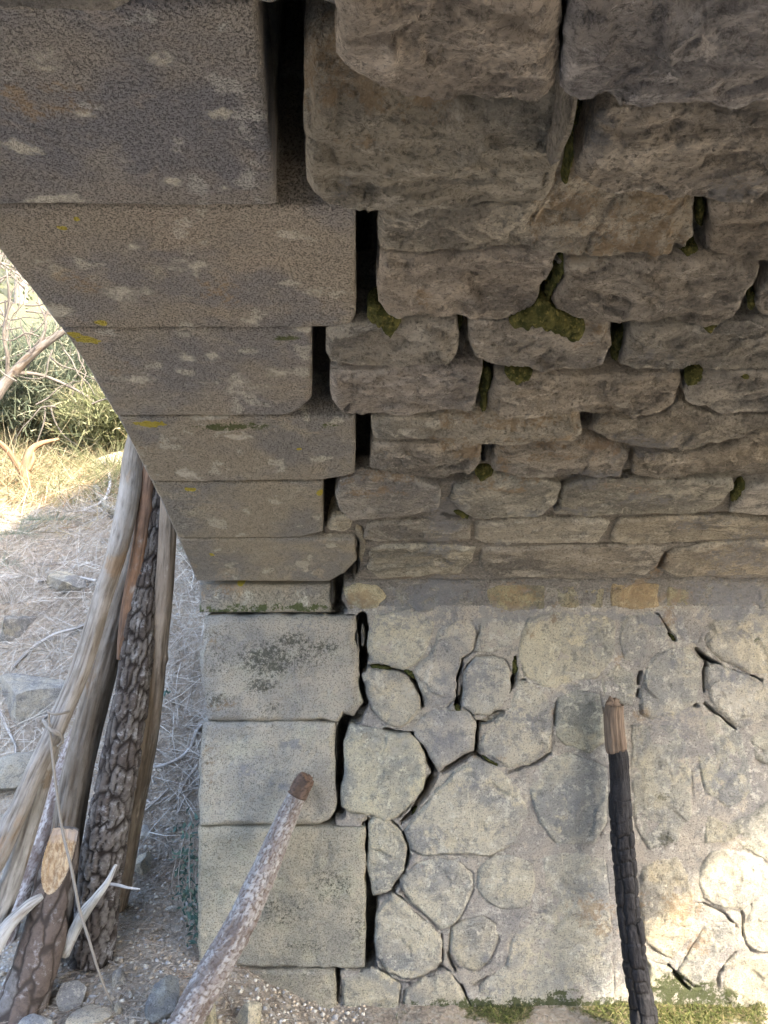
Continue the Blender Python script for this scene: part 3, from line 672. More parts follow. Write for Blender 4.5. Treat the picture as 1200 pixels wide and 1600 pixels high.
WS = [  # rows at the springing and rubble of the wall
 ([(537,922),(540,940),(560,952),(590,949),(602,932),(590,918),(560,914)], .010, (1,.95,.75)),
 ([(620,915),(612,948),(650,956),(735,955),(748,918),(700,912)], .000, (.62,.62,.62)),
 ([(762,918),(758,950),(800,955),(850,952),(852,918),(800,914)], .002, (.70,.66,.5)),
 ([(866,916),(870,950),(905,955),(945,950),(948,918),(905,914)], .000, (.66,.63,.52)),
 ([(958,914),(955,945),(990,952),(1028,946),(1030,915)], .003, (.8,.68,.5)),
 ([(1045,920),(1042,945),(1060,956),(1080,946),(1078,924)], .002, (.7,.66,.52)),
 ([(1095,912),(1092,950),(1150,955),(1240,952),(1240,910)], .000, (.6,.6,.62)),
 ([(585,962),(576,985),(572,1020),(580,1035),(600,1040),(630,1048),(648,1040),(662,1025),(672,1000),(680,975),(662,962),(640,950),(610,957)], .006, (1.05,1.05,1)),
 ([(684,985),(670,1025),(648,1045),(655,1075),(665,1100),(700,1105),(712,1090),(713,1055),(722,1030),(737,1018),(743,990),(740,972),(715,968)], .007, (1,1,1.02)),
 ([(567,1055),(570,1080),(583,1110),(600,1130),(622,1142),(640,1130),(655,1112),(655,1090),(645,1068),(625,1052),(590,1048)], .010, (1.02,1.0,.95)),
 ([(545,1135),(537,1160),(538,1200),(534,1240),(535,1262),(555,1272),(580,1275),(600,1284),(622,1278),(640,1258),(660,1235),(667,1205),(665,1180),(655,1160),(640,1147),(620,1149),(600,1142),(570,1136)], .016, (1.1,1.1,1.0)),
 ([(645,1140),(650,1155),(665,1170),(673,1185),(690,1203),(700,1198),(715,1185),(740,1172),(743,1130),(735,1116),(700,1112),(680,1110),(660,1120)], .012, (1,1,1.02)),
 ([(725,1055),(722,1080),(722,1105),(740,1115),(765,1118),(785,1105),(797,1085),(799,1050),(790,1032),(770,1026),(745,1026),(730,1040)], .010, (.95,.97,1.0)),
 ([(808,1068),(795,1110),(775,1130),(755,1145),(748,1170),(765,1185),(795,1203),(830,1195),(860,1175),(865,1150),(863,1110),(855,1085),(835,1070),(820,1065)], .009, (1,1,.98)),
 ([(752,966),(750,985),(745,1000),(742,1018),(770,1020),(800,1008),(815,995),(812,968),(780,962)], .003, (.95,.97,1)),
 ([(825,965),(815,1000),(810,1030),(820,1058),(850,1072),(870,1076),(890,1066),(930,1062),(955,1035),(962,1010),(962,970),(930,960),(870,958)], .005, (1.04,1.03,.95)),
 ([(970,965),(968,1005),(975,1030),(1000,1040),(1015,1030),(1040,1010),(1045,988),(1030,962),(1000,958)], .004, (1,1,.97)),
 ([(1010,1040),(1000,1080),(1000,1115),(1020,1125),(1060,1120),(1090,1095),(1097,1060),(1095,1030),(1080,1014),(1050,1012),(1030,1020)], .008, (.98,.99,.97)),
 ([(1105,1045),(1105,1085),(1120,1110),(1150,1135),(1165,1140),(1190,1130),(1240,1120),(1240,1065),(1190,1065),(1150,1048),(1120,1039)], .007, (1,1,1)),
 ([(1110,972),(1102,1000),(1107,1012),(1130,1032),(1170,1052),(1240,1055),(1240,962),(1170,960),(1130,962)], .006, (1.02,1,.95)),
 ([(1057,968),(1052,985),(1070,1003),(1090,1006),(1098,985),(1100,966),(1080,962)], .004, (.95,.96,1)),
 ([(872,1088),(870,1120),(868,1150),(882,1163),(920,1178),(945,1160),(942,1120),(937,1086),(900,1079)], .005, (.95,.97,.9)),
 ([(940,1058),(945,1088),(970,1100),(988,1108),(994,1080),(990,1052),(970,1036),(955,1045)], .004, (1.02,1.02,.95)),
 ([(742,1187),(712,1205),(682,1235),(652,1275),(632,1300),(640,1325),(660,1338),(700,1335),(760,1338),(808,1320),(825,1270),(812,1235),(790,1207),(765,1192)], .010, (1.04,1.04,1)),
 ([(815,1212),(832,1245),(845,1290),(870,1320),(930,1320),(950,1280),(948,1200),(920,1188),(890,1176),(865,1186),(838,1200)], .006, (.98,1,.98)),
 ([(577,1290),(575,1330),(578,1370),(583,1400),(610,1391),(633,1362),(637,1325),(625,1300),(610,1287),(595,1277),(583,1280)], .012, (1.08,1.07,.98)),
 ([(625,1375),(627,1390),(645,1415),(670,1435),(687,1456),(708,1448),(725,1420),(740,1390),(738,1365),(715,1348),(680,1343),(650,1352)], .008, (1.08,1.08,1.03)),
 ([(588,1430),(585,1470),(590,1500),(605,1520),(640,1533),(670,1525),(690,1505),(690,1475),(680,1455),(650,1430),(630,1412),(612,1399),(598,1412)], .010, (1.05,1.05,1)),
 ([(705,1452),(702,1490),(716,1514),(745,1520),(768,1500),(779,1470),(776,1446),(755,1433),(722,1440)], .007, (1.05,1.04,.97)),
 ([(747,1357),(745,1385),(760,1410),(790,1424),(828,1418),(838,1380),(833,1352),(800,1338),(770,1338)], .004, (1.03,1.04,1.0)),
 ([(535,1532),(535,1570),(540,1610),(615,1610),(622,1575),(626,1542),(600,1524),(580,1516),(555,1527)], .008, (1.03,1.02,.93)),
 ([(632,1550),(628,1580),(632,1612),(728,1612),(735,1575),(720,1542),(700,1522),(660,1532)], .007, (1.05,1.04,.96)),
 ([(850,1340),(852,1420),(832,1442),(800,1462),(790,1510),(750,1540),(742,1575),(742,1612),(960,1612),(958,1480),(945,1340),(900,1330)], .003, (1.05,1.06,1.03)),
 ([(987,1132),(985,1200),(992,1290),(1012,1328),(1058,1318),(1083,1270),(1080,1200),(1073,1152),(1050,1132),(1012,1133)], .003, (.92,.94,.92)),
 ([(1092,1117),(1090,1180),(1102,1238),(1140,1266),(1178,1238),(1168,1180),(1158,1147),(1120,1120)], .004, (.92,.94,.92)),
 ([(1172,1152),(1182,1190),(1240,1208),(1240,1132),(1190,1141)], .005, (.95,.96,.92)),
 ([(1097,1352),(1092,1380),(1102,1408),(1130,1424),(1160,1424),(1190,1400),(1195,1370),(1180,1337),(1140,1327),(1112,1332)], .008, (1,1,.97)),
 ([(1168,1478),(1162,1450),(1178,1412),(1240,1402),(1240,1492),(1185,1488)], .006, (.95,.96,.95)),
 ([(1002,1360),(1000,1420),(1012,1478),(1050,1498),(1078,1470),(1088,1420),(1078,1372),(1058,1338),(1030,1342)], .004, (1,.97,.88)),
 ([(1060,1520),(1080,1482),(1110,1442),(1148,1442),(1148,1470),(1120,1500),(1113,1540),(1088,1545)], .006, (1,1,.95)),
 ([(1132,1512),(1150,1492),(1240,1502),(1240,1600),(1130,1600)], .005, (.95,.94,.88)),
 ([(1012,1500),(1016,1545),(1045,1548),(1052,1516)], .004, (1,1,.92)),
 ([(1102,1272),(1140,1286),(1188,1262),(1240,1225),(1240,1392),(1192,1345),(1150,1316),(1102,1318)], .004, (.95,.95,.88)),
]
for poly, off, tint in WS:
    stone('wall_stone', poly, WST, BR, off=off * .9, R=.010 if off > .0065 else .006, edgeh=.009 if off > .0065 else .005, relief=relief_wall, thick=.10, res=.0046, warp=.007, smooth_n=0, tint=tint, ramp=.012, shrink=-.001)

# chinking stones and mortar slips standing in the open joints
CH = [([(566,972),(569,985),(570,1003),(567,1012),(564,1008),(564,985)], -.008, (.6,.6,.57)),
      ([(716,1060),(722,1050),(720,1085),(714,1090)], -.004, (.9,.85,.8)),
      ([(783,1112),(795,1100),(793,1118),(775,1130),(745,1126),(746,1120)], -.012, (.8,.8,.78)),
      ([(556,1108),(563,1102),(575,1106),(578,1116),(560,1118)], -.03, (.6,.6,.58)),
      ([(660,1108),(675,1104),(690,1106),(660,1118),(652,1122)], -.006, (.9,.88,.82)),
      ([(553,1275),(575,1274),(572,1285),(553,1286)], -.003, (.95,.93,.85)),
      ([(632,1283),(645,1278),(640,1290),(628,1298)], -.003, (.95,.93,.88)),
      ([(555,838),(562,850),(560,870),(566,885),(572,850),(566,826),(554,820)], .0, (.8,.78,.7)),
      ([(535,1515),(552,1512),(542,1524),(534,1528)], -.003, (1,.98,.9)),
      ([(530,1555),(535,1553),(536,1568),(531,1570)], -.02, (.5,.5,.5)),
      ([(675,1208),(688,1203),(690,1212),(678,1216)], -.02, (.8,.75,.7))]
for poly, off, tint in CH:
    stone('chink_stone', poly, MOR, BR, off=off, R=.004, relief=relief_wall, thick=.05, res=.0025, warp=.003, tint=tint, ramp=.006)

# moss in the joints
MS = [([(884,168),(905,158),(918,175),(912,215),(900,245),(892,270),(890,292),(878,293),(874,285),(884,260),(890,215)], -.01),
      ([(872,155),(880,150),(894,158),(886,170),(876,172)], .03),
      ([(872,402),(890,398),(920,400),(955,400),(930,408),(905,418),(885,424),(876,438),(866,455),(856,478),(853,492),(842,488),(850,465),(862,436),(872,420)], .006),
      ([(800,502),(830,495),(845,482),(862,492),(890,503),(912,510),(916,525),(905,533),(880,531),(860,524),(848,512),(825,508),(808,515),(793,515)], .030),
      ([(1000,404),(1060,404),(1078,396),(1092,398),(1094,408),(1070,412),(1030,414)], .008),
      ([(1082,325),(1100,328),(1102,360),(1096,366),(1086,352)], -.02),
      ([(575,492),(590,488),(610,492),(626,500),(628,508),(618,524),(608,528),(600,520),(585,516),(575,508)], .022),
      ([(712,503),(722,504),(722,520),(714,528),(710,515)], -.01),
      ([(673,574),(700,571),(702,582),(693,588),(680,583)], .012),
      ([(750,590),(766,583),(768,600),(762,618),(762,638),(758,648),(748,646),(748,625)], .0),
      ([(788,584),(838,586),(832,594),(812,604),(795,600)], .018),
      ([(960,545),(975,520),(985,510),(975,540),(966,565),(958,572)], -.02),
      ([(1070,588),(1110,588),(1100,594),(1078,606),(1068,600)], .010),
      ([(1150,588),(1200,584),(1190,592),(1172,598),(1160,596)], .014),
      ([(1176,468),(1184,462),(1184,482),(1178,492),(1168,490)], .0),
      ([(1095,514),(1124,508),(1122,514),(1104,520)], .016),
      ([(738,742),(760,740),(775,745),(750,750)], -.01),
      ([(1150,765),(1168,758),(1160,775),(1148,788),(1140,790)], .0),
      ([(702,800),(715,802),(738,812),(725,813)], .004),
      ([(574,1038),(610,1040),(612,1048),(580,1050)], -.014),
      ([(628,1048),(646,1042),(652,1062),(645,1064)], -.012),
      ([(700,1108),(714,1098),(726,1108),(724,1115),(706,1115)], -.006),
      ([(792,1026),(812,1026),(812,1048),(804,1058),(798,1040)], -.008),
      ([(572,1118),(585,1126),(598,1138),(580,1140),(570,1138)], -.008),
      ([(752,1180),(770,1186),(788,1200),(775,1198),(760,1190)], -.002),
      ([(618,1392),(630,1404),(638,1414),(628,1412)], -.004),
      ([(640,1278),(652,1264),(660,1262),(648,1280)], -.01),
      ([(1048,990),(1056,990),(1060,1002),(1050,1004)], -.004),
      ([(1130,1036),(1150,1046),(1160,1054),(1140,1048)], -.004),
      ([(550,1272),(556,1275),(554,1288),(548,1284)], -.004)]
for poly, off in MS:
    lowc = min(p[1] for p in poly) > 960
    stone('moss_patch', poly, MOSS, BR, off=off if lowc else off + .010, R=.012, relief=(lambda X, s, sd: .45 * relief_moss(X, s, sd)) if lowc else relief_moss, thick=.05, res=.003, warp=.006, stain=False, ramp=.006,
          tint=(.85, .9, .85) if lowc else (1, 1, 1))

# ------------------------------------------------------------------ joint bed: one relief sheet behind the stones
def sd_line(X, S, pts):
    best = np.full(X.shape, 1e9)
    for a, b in zip(pts[:-1], pts[1:]):
        a = np.array(a); b = np.array(b); e = b - a; L2 = max(e @ e, 1e-12)
        t = np.clip(((X - a[0]) * e[0] + (S - a[1]) * e[1]) / L2, 0, 1)
        best = np.minimum(best, (X - a[0] - t * e[0]) ** 2 + (S - a[1] - t * e[1]) ** 2)
    return np.sqrt(best)
DEEP = [  # polyline, width px, depth m
 ([(455,-60),(455,100),(452,200),(450,300)], 44, .32),
 ([(480,322),(572,330),(572,400),(570,490)], 30, .30),
 ([(497,510),(500,570),(500,640)], 26, .28),
 ([(567,650),(567,740)], 24, .26),
 ([(512,752),(515,820)], 22, .2),
 ([(528,905),(528,960)], 30, .10), ([(560,860),(545,900),(530,912)], 14, .10),
 ([(565,965),(570,1012),(564,1050),(567,1100),(556,1122),(535,1132),(532,1200),(530,1272)], 14, .2),
 ([(573,1285),(573,1400),(577,1450),(577,1508)], 11, .16), ([(578,1405),(579,1470),(577,1508)], 20, .16),
 ([(528,1520),(530,1600)], 9, .12), ([(553,1515),(582,1512)], 12, .05),
 ([(570,1040),(610,1045),(640,1052),(655,1078),(660,1105)], 9, .09),
 ([(600,1142),(650,1150),(665,1180),(680,1208),(665,1235),(645,1268),(628,1285)], 12, .10),
 ([(690,1206),(715,1192),(745,1172),(746,1130),(765,1122),(785,1112)], 9, .10), ([(740,1178),(775,1195)], 6, .05),
 ([(722,1028),(716,1060),(716,1112)], 9, .08), ([(806,1028),(804,1060),(797,1078)], 11, .09), ([(812,1066),(820,1062)], 6, .05),
 ([(1028,962),(1043,985)], 9, .09), ([(1043,985),(1054,1000)], 6, .06), ([(1090,1014),(1105,1030),(1140,1050),(1190,1064)], 7, .06),
 ([(1103,1035),(1101,1078)], 8, .08), ([(1000,1050),(997,1068)], 9, .07), ([(997,1078),(996,1090)], 5, .07), ([(580,1404),(610,1395),(627,1376),(640,1340),(628,1300),(615,1284)], 4, .06),
 ([(612,1396),(636,1414)], 7, .05), ([(872,1095),(866,1130)], 4, .05), ([(1101,1098),(1112,1108),(1150,1142)], 3, .03), ([(1083,1100),(1090,1102)], 7, .05),
 ([(795,1206),(830,1196),(860,1178)], 3, .03), ([(1046,1510),(1060,1528),(1075,1546)], 4, .04), ([(1122,1545),(1124,1520),(1150,1488)], 4, .012),
 ([(1092,1410),(1100,1412),(1135,1430),(1150,1448)], 2, .012), ([(1160,1425),(1162,1460),(1175,1485)], 3, .012),
 ([(640,1535),(690,1512),(700,1518)], 4, .03), ([(720,1540),(740,1590)], 5, .04), ([(700,1490),(712,1520)], 4, .03), ([(690,1460),(692,1500)], 3, .03),
 ([(740,1540),(760,1525)], 3, .03), ([(562,826),(560,870),(556,900)], 4, .05), ([(590,1515),(625,1537),(640,1540)], 3, .02),
 # vault joints

 ([(590,332),(700,332),(860,326)], 8, .09), ([(900,300),(1040,318),(1200,320)], 9, .09), ([(590,398),(700,402),(860,396)], 7, .08), ([(890,404),(1080,407)], 8, .08),
 ([(505,516),(640,503),(700,502)], 8, .08), ([(860,506),(960,510)], 7, .08), ([(985,510),(1100,513),(1240,502)], 7, .08), ([(513,578),(620,579),(720,574)], 7, .08), ([(770,584),(880,589),(1060,590)], 7, .08),
 ([(1070,586),(1240,584)], 7, .08), ([(575,654),(760,651),(930,652)], 7, .08), ([(1060,640),(1120,653),(1240,650)], 7, .08), ([(580,693),(760,697),(915,690)], 7, .07), ([(930,695),(1060,710),(1240,671)], 6, .06), ([(560,752),(700,750),(900,750),(1150,748)], 6, .04),
 ([(905,160),(900,220),(882,290)], 26, .12), ([(1093,322),(1093,362)], 16, .16), ([(925,162),(1240,170)], 10, .10), ([(860,400),(880,405),(858,470),(840,495)], 12, .08),
 ([(1085,400),(1050,408)], 8, .09), ([(1190,405),(1200,425)], 10, .12), ([(965,512),(972,512),(965,570)], 16, .16), ([(716,505),(716,525)], 10, .12), ([(762,584),(756,645)], 12, .12),
 ([(908,655),(925,655),(918,678)], 20, .18), ([(758,704),(757,735)], 10, .14), ([(1062,630),(1040,650),(1010,656)], 6, .10), ([(1172,468),(1165,492)], 14, .1),
 ([(1190,680),(1175,690)], 12, .08), ([(1168,760),(1145,785)], 10, .08), ([(1040,865),(1030,888)], 5, .05), ([(690,800),(715,808),(738,815)], 5, .05), ([(1050,315),(885,300)], 6, .09),
 ([(530,578),(700,576)], 5, .08), ([(600,150),(760,168)], 6, .08), ([(560,578),(500,578)], 6, .1), ([(870,585),(760,585)], 6, .07), ([(585,652),(760,652)], 5, .08), ([(590,694),(760,697)], 5, .07), ([(860,695),(915,690)], 6, .08),
 ([(730,850),(570,848)], 3, .02), ([(560,908),(1240,905)], 3, .012), ([(745,850),(1240,851)], 3, .02), ([(700,808),(1240,808)], 3, .02),
]
WPOLY = [[hit(x, y) for x, y in poly] for poly, off, tint in WS]
S_CUT = hit(600, 905)[1]
DEEPS = []
for pts, wpx, dep in DEEP:
    Q = [hit(x, y) or hit(x, -125) for x, y in pts]
    yd = np.interp(Q[len(Q) // 2][1], PS, PR[:, 0])
    DEEPS.append((Q, wpx / F * yd / 2, dep))
FLUSH = [(800, 160, 40, 8, .05), (875, 80, 18, 100, .098), (1100, 395, 20, 20, .015), (1140, 410, 60, 10, .015), (860, 396, 60, 7, .02), (770, 522, 8, 30, .01), (724, 535, 6, 30, .01),
         (690, 705, 20, 6, .0), (665, 770, 30, 30, .006), (1000, 330, 1, 1, 0), (690, 800, 30, 60, .008), (1080, 706, 90, 10, .004), (760, 400, 80, 4, .01)]
FL = []
for (x, y, rx, ry, lv) in FLUSH:
    a = hit(x, y); yd = np.interp(a[1], PS, PR[:, 0]); b = hit(x, y - ry); d = hit(x, y + ry)
    FL.append((a[0], a[1], rx / F * yd, abs(b[1] - d[1]) / 2 + 1e-3, lv))
ROWS = [(1700, .0005), (960, .0005), (930, -.001), (860, -.004), (820, -.008), (770, -.016), (700, -.030), (600, -.034), (-120, -.038)]
RS = np.array([hit(600, y)[1] for y, _ in ROWS]); RL = np.array([l for _, l in ROWS])
o_ = np.argsort(RS); RS = RS[o_]; RL = RL[o_]
def bed_level(X, S):
    L = np.interp(S, RS, RL)
    n = fbm(X * 9, S * 9, 11, 4); n2 = fbm(X * 40, S * 40, 12, 4)
    amp = np.interp(-L, [0, .003, .02, .06], [.0035, .0045, .010, .014])
    L = L + amp * n + .0018 * n2
    for (cx, cs, rx, rs, lv) in FL:
        if rx < .003: continue
        v = np.clip(1.4 - np.sqrt(((X - cx) / rx) ** 2 + ((S - cs) / rs) ** 2), 0, 1)
        v = v * v * (3 - 2 * v)
        L = L * (1 - v) + (lv - .004 + .004 * n + .002 * n2) * v
    for Q, w_, dep in DEEPS:
        d = sd_line(X + .005 * n2, S + .005 * fbm(X * 40, S * 40, 14, 3), Q)
        wv = w_ * (.65 + .55 * fbm(X * 25, S * 25, 15, 2))
        if dep < .15:
            e0 = np.hypot(X - Q[0][0], S - Q[0][1]); e1 = np.hypot(X - Q[-1][0], S - Q[-1][1])
            wv = wv * (.25 + .75 * sst(0, .03, np.minimum(e0, e1)))
        else: wv = w_ * 1.05
        v = 1 - sst(wv * .8, wv + .004, d)
        L = L * (1 - v) + np.minimum(L, -dep * (1 + .25 * n)) * v
    if np.median(S) < RS[-6] or True:
        dw = np.full(X.shape, 9.0)
        m_ = S < S_CUT
        if m_.any():
            xs_ = (X + .004 * n2)[m_]; ss_ = (S + .004 * fbm(X * 40, S * 40, 14, 3))[m_]
            bb = np.full(xs_.shape, 9.0)
            for Q in WPOLY:
                bb = np.minimum(bb, sd_line(xs_, ss_, list(Q) + [Q[0]]))
            dw[m_] = bb
        gate = sst(-.12 + .22 * sst(.15, .5, X), .22 + .15 * sst(.15, .5, X), fbm(X * 8, S * 8, 19, 3)) * (1 - sst(S_CUT - .16, S_CUT - .13, S)) * (1 - .6 * sst(.22, .40, X))
        L = L - (.0105 * gate) * (1 - sst(.001, .005, dw))
    # under the ashlar the bed always lies back
    ash = 1 - sst(0, .012, X - np.interp(S, ASHS, ASHX))
    L = L * (1 - ash) + np.minimum(L, -.10) * ash
    return L
ar = [(1640, 520), (1517, 522), (1514, 566), (1294, 566), (1291, 519), (1130, 519), (1127, 552), (962, 552), (957, 512), (914, 512), (909, 548), (843, 548), (841, 500), (756, 500), (753, 550), (654, 550), (650, 480), (516, 480), (513, 550), (324, 550), (320, 425), (-100, 400)]
tmp = [hit(x, y) for y, x in ar]
ASHS = np.array([t[1] for t in tmp]); ASHX = np.array([t[0] for t in tmp])
for i in range(1, len(ASHS)):
    if ASHS[i] <= ASHS[i - 1]: ASHS[i] = ASHS[i - 1] + 1e-4
S_TOP = hit(600, -55)[1]
X_R = {s: 0 for s in ()}
def grid_sheet(name, gx, gs, hf, mats, mfun=None, stains=True):
    X, S = np.meshgrid(gx, gs)
    H = hf(X, S)
    V = P3(X.ravel(), S.ravel(), H.ravel())
    idx = np.arange(X.size).reshape(X.shape)
    f = np.stack([idx[:-1, :-1].ravel(), idx[:-1, 1:].ravel(), idx[1:, 1:].ravel(), idx[1:, :-1].ravel()], 1)
    st = stain_field(X.ravel(), S.ravel())
    C = np.stack([st['o'], st['g'], st['b'], st['w']], 1)
    mi = None
    if mfun is not None:
        fx = V[f].mean(1); mi = mfun(X.ravel()[f].mean(1), S.ravel()[f].mean(1), H.ravel()[f].mean(1))
    return make_mesh(name, V, f, mats, BR, attrs={'stain': ('FLOAT_COLOR', C), 'ylich': ('FLOAT', st['y']), 'mould': ('FLOAT', st['m'])}, matidx=mi)
S_MAT = hit(600, 945)[1]
S_SP = hit(600, 700)[1]
grid_sheet('mortar', np.arange(-.50, 1.24, .0036), np.arange(-.20, S_MAT, .0036), bed_level, [MOR])
grid_sheet('mortar', np.arange(-.50, 1.24, .0055), np.concatenate([[S_MAT - .0036], np.arange(S_MAT, S_TOP, .0055)]), bed_level, [BEDV])

# the rest of the lining, out of the photograph: coursed rubble in relief
def lining(X, S):
    row = np.floor((S + .02 * fbm(X * 3, S * 3, 5, 2)) / .15)
    fs = (S + .02 * fbm(X * 3, S * 3, 5, 2)) / .15 - row
    xx = X / .34 + _h(row, row * 0, 3) * 7 + .25 * vn(X * 4, row, 8)
    cx = np.floor(xx); fx = xx - cx
    d = np.minimum(np.minimum(fs, 1 - fs) * .15, np.minimum(fx, 1 - fx) * .34)
    e = np.clip(d / .022, 0, 1)
    return -.045 + .06 * np.sqrt(1 - (1 - e) ** 2) + .02 * (_h(cx, row, 4) - .5) + relief_vault(X, S, 77) * .8
XE = np.interp
# right of the traced stones (their right edge follows the view), and beyond the crown
gsr = np.concatenate([np.arange(-.2, S_TOP, .010)])
yy = np.interp(gsr, PS, PR[:, 0])
U, SS = np.meshgrid(np.linspace(0, 1, 130), gsr)
x0 = (632 / F * yy)[:, None] * np.ones_like(U)
XX = x0 + (1.97 - x0) * U
HH = lining(XX, SS) * sst(0, .03, U) + (-.03) * (1 - sst(0, .03, U))
idx = np.arange(XX.size).reshape(XX.shape)
ff = np.stack([idx[:-1, :-1].ravel(), idx[:-1, 1:].ravel(), idx[1:, 1:].ravel(), idx[1:, :-1].ravel()], 1)
mi = (SS.ravel()[ff].mean(1) < S_MAT).astype(int)
make_mesh('rubble_lining', P3(XX.ravel(), SS.ravel(), HH.ravel()), ff, [VST, WST], BR, matidx=mi)
grid_sheet('rubble_lining', np.arange(-.50, 1.9701, .0145), np.arange(S_TOP - .01, STOP, .0145), lining, [VST, WST],
           mfun=lambda X, S, H: (S > STOP - 1.5).astype(int))

# spandrels, deck and parapet
m = M('spandrel_masonry', .92)
br = m.n('ShaderNodeTexBrick'); br.inputs['Scale'].default_value = 1.0
br.inputs['Brick Width'].default_value = .36; br.inputs['Row Height'].default_value = .19; br.inputs['Mortar Size'].default_value = .012
sx = m.n('ShaderNodeSeparateXYZ'); m.L(m.pos, sx.inputs[0]); cb = m.n('ShaderNodeCombineXYZ')
m.put(cb.inputs[0], m.math('ADD', sx.outputs[1], m.math('MULTIPLY', m.noise(5, 2), .08))); m.put(cb.inputs[1], m.math('ADD', sx.outputs[2], m.math('MULTIPLY', m.noise(4, 2), .08))); m.L(cb.outputs[0], br.inputs['Vector'])
m.put(br.inputs['Color1'], (.36, .34, .28)); m.put(br.inputs['Color2'], (.27, .26, .23)); m.put(br.inputs['Mortar'], (.2, .185, .15))
c = m.mix(m.math('MULTIPLY', m.step(m.noise(30, 6, .7), .5, .7), .6), br.outputs['Color'], (.14, .14, .13))
m.col(c); m.bump([(m.step(br.outputs['Fac'], 0, 1, True), .02), (m.noise(25, 6, .7), .02)])
SPM = m.m
DECK = 3.15; XL, XRT = -.497, 1.94
def prism_side(xx, flip):
    V = []; Fs = []
    ys = PR[:, 0] + PN[:, 0] * -.33; zs = CAMZ + PR[:, 1] + PN[:, 1] * -.33
    sel = list(range(0, len(PR), 8)) + [len(PR) - 1]
    prof = [(ys[i], zs[i]) for i in sel]
    prof = [(8.5, -.4), (2.54, -.4)] + [(y, z) for y, z in prof if z > -.39] + [(-1.44, -.4), (-6, -.4)]
    for y, z in prof:
        V.append((xx, y, z)); V.append((xx, y, DECK))
    for i in range(len(prof) - 1):
        a = 2 * i
        q = [a, a + 2, a + 3, a + 1]
        Fs.append(q[::-1] if flip else q)
    return V, Fs, prof
V1, F1_, prof = prism_side(XL, True)
V2, F2_, _ = prism_side(XRT, False)
n1 = len(V1); V = V1 + V2; Fs = F1_ + [[i + n1 for i in q] for q in F2_]
for i in range(len(prof) - 1):
    a = 2 * i
    Fs.append([a, a + n1, a + 2 + n1, a + 2])           # underside (hidden behind the bed)
Fs.append([1, 2 * len(prof) - 1, n1 + 2 * len(prof) - 1, n1 + 1])
make_mesh('spandrel_wall', V, Fs, SPM, BR, smooth=False)
def box(V, Fs, a, b):
    n = len(V)
    for x in (a[0], b[0]):
        for y in (a[1], b[1]):
            for z in (a[2], b[2]): V.append((x, y, z))
    for q in ((0, 1, 3, 2), (4, 6, 7, 5), (0, 4, 5, 1), (2, 3, 7, 6), (0, 2, 6, 4), (1, 5, 7, 3)): Fs.append([n + i for i in q])
V = []; Fs = []; W_ = []; Gs = []
for k in range(26):
    y = -5.98 + k * .557
    box(V, Fs, (XL - .05, y, DECK + .004), (XL + .28, y + .55, DECK + .15 + .01 * (k % 3)))
    box(W_, Gs, (XRT - .28, y, DECK + .004), (XRT + .05, y + .55, DECK + .15 + .01 * ((k + 1) % 3)))

make_mesh('coping', V, Fs, QUO, BR, smooth=False)
make_mesh('coping', W_, Gs, QUO, BR, smooth=False)
# ------------------------------------------------------------------ ground
GY = np.array([-400, -30, -8, -3.2, -1.9, -1.2, 1.0, 2.2, 2.45, 2.75, 3.3, 3.8, 4.3, 4.65, 6, 8, 12, 30, 100, 400], float)
GZl = np.array([14, 4, 2.2, 1.3, .35, .05, .09, .12, .16, .27, .62, 1.03, 1.38, 1.47, 1.84, 2.75, 5.0, 13.0, 30, 60], float)
def gbase(x, y):
    L = np.interp(y, GY, GZl)
    inside = sst(-.50, -.12, x) * (1 - sst(1.9, 2.6, x))
    zin = np.where(y > 2.22, np.interp(y, GY, GZl) - .10, np.where(y < -1.1, L - .03, 0.0))
    z = L * (1 - inside) + zin * inside
    # a scarp that leans out a little towards the left, and a far hill
    z = z + .10 * sst(-1.2, -2.6, x) * sst(2.6, 3.4, y) * 0 + 6 * sst(20, 90, np.abs(x))
    return z
def ground(x, y):
    x = np.asarray(x, float); y = np.asarray(y, float)
    z = gbase(x, y)
    bank = sst(2.4, 3.2, y) * (1 - .5 * sst(4.3, 5.2, y)) * (1 - sst(-.5, -.2, x))
    z = z + bank * (.08 * fbm(x * 2.2, y * 2.2, 41, 3) + .045 * ridge(x * 5, y * 5, 42, 4) + .022 * facet(x * 11, y * 11, 47) + .012 * fbm(x * 40, y * 40, 48, 2))
    z = z + .012 * fbm(x * 7, y * 7, 43, 3) + .005 * fbm(x * 30, y * 30, 44, 3)
    far = sst(8, 30, np.hypot(x, y))
    return z + far * .8 * fbm(x * .08, y * .08, 45, 3)
def geo(a, b, n):
    return a + (b - a) * (np.linspace(0, 1, n) ** 2.2)
gx = np.concatenate([geo(-3.2, -400, 45)[::-1][:-1], np.arange(-3.2, 1.4, .0165), geo(1.4, 400, 45)])
gy = np.concatenate([geo(1.5, -400, 60)[::-1][:-1], np.arange(1.5, 5.0, .015), np.arange(5.0, 9, .05), geo(9, 400, 40)])
X, Y = np.meshgrid(gx, gy)
Z = ground(X, Y)
idx = np.arange(X.size).reshape(X.shape)
f = np.stack([idx[:-1, :-1].ravel(), idx[:-1, 1:].ravel(), idx[1:, 1:].ravel(), idx[1:, :-1].ravel()], 1)
mossg = np.clip(sst(-.15, .05, X) * (1 - sst(.03, .14, np.abs(Y - 2.2))) * (.75 + 1.1 * fbm(X * 6, Y * 6, 51, 3)) * (1 - .75 * sst(1.0, 1.12, X)), 0, 1)
straw = sst(4.25, 4.5, Y + .15 * fbm(X * 3, Y * 3, 52, 3))
lush = sst(5.4, 6.6, Y)
m = M('dry_earth', .97, .15)
at = m.n('ShaderNodeAttribute'); at.attribute_name = 'gm'
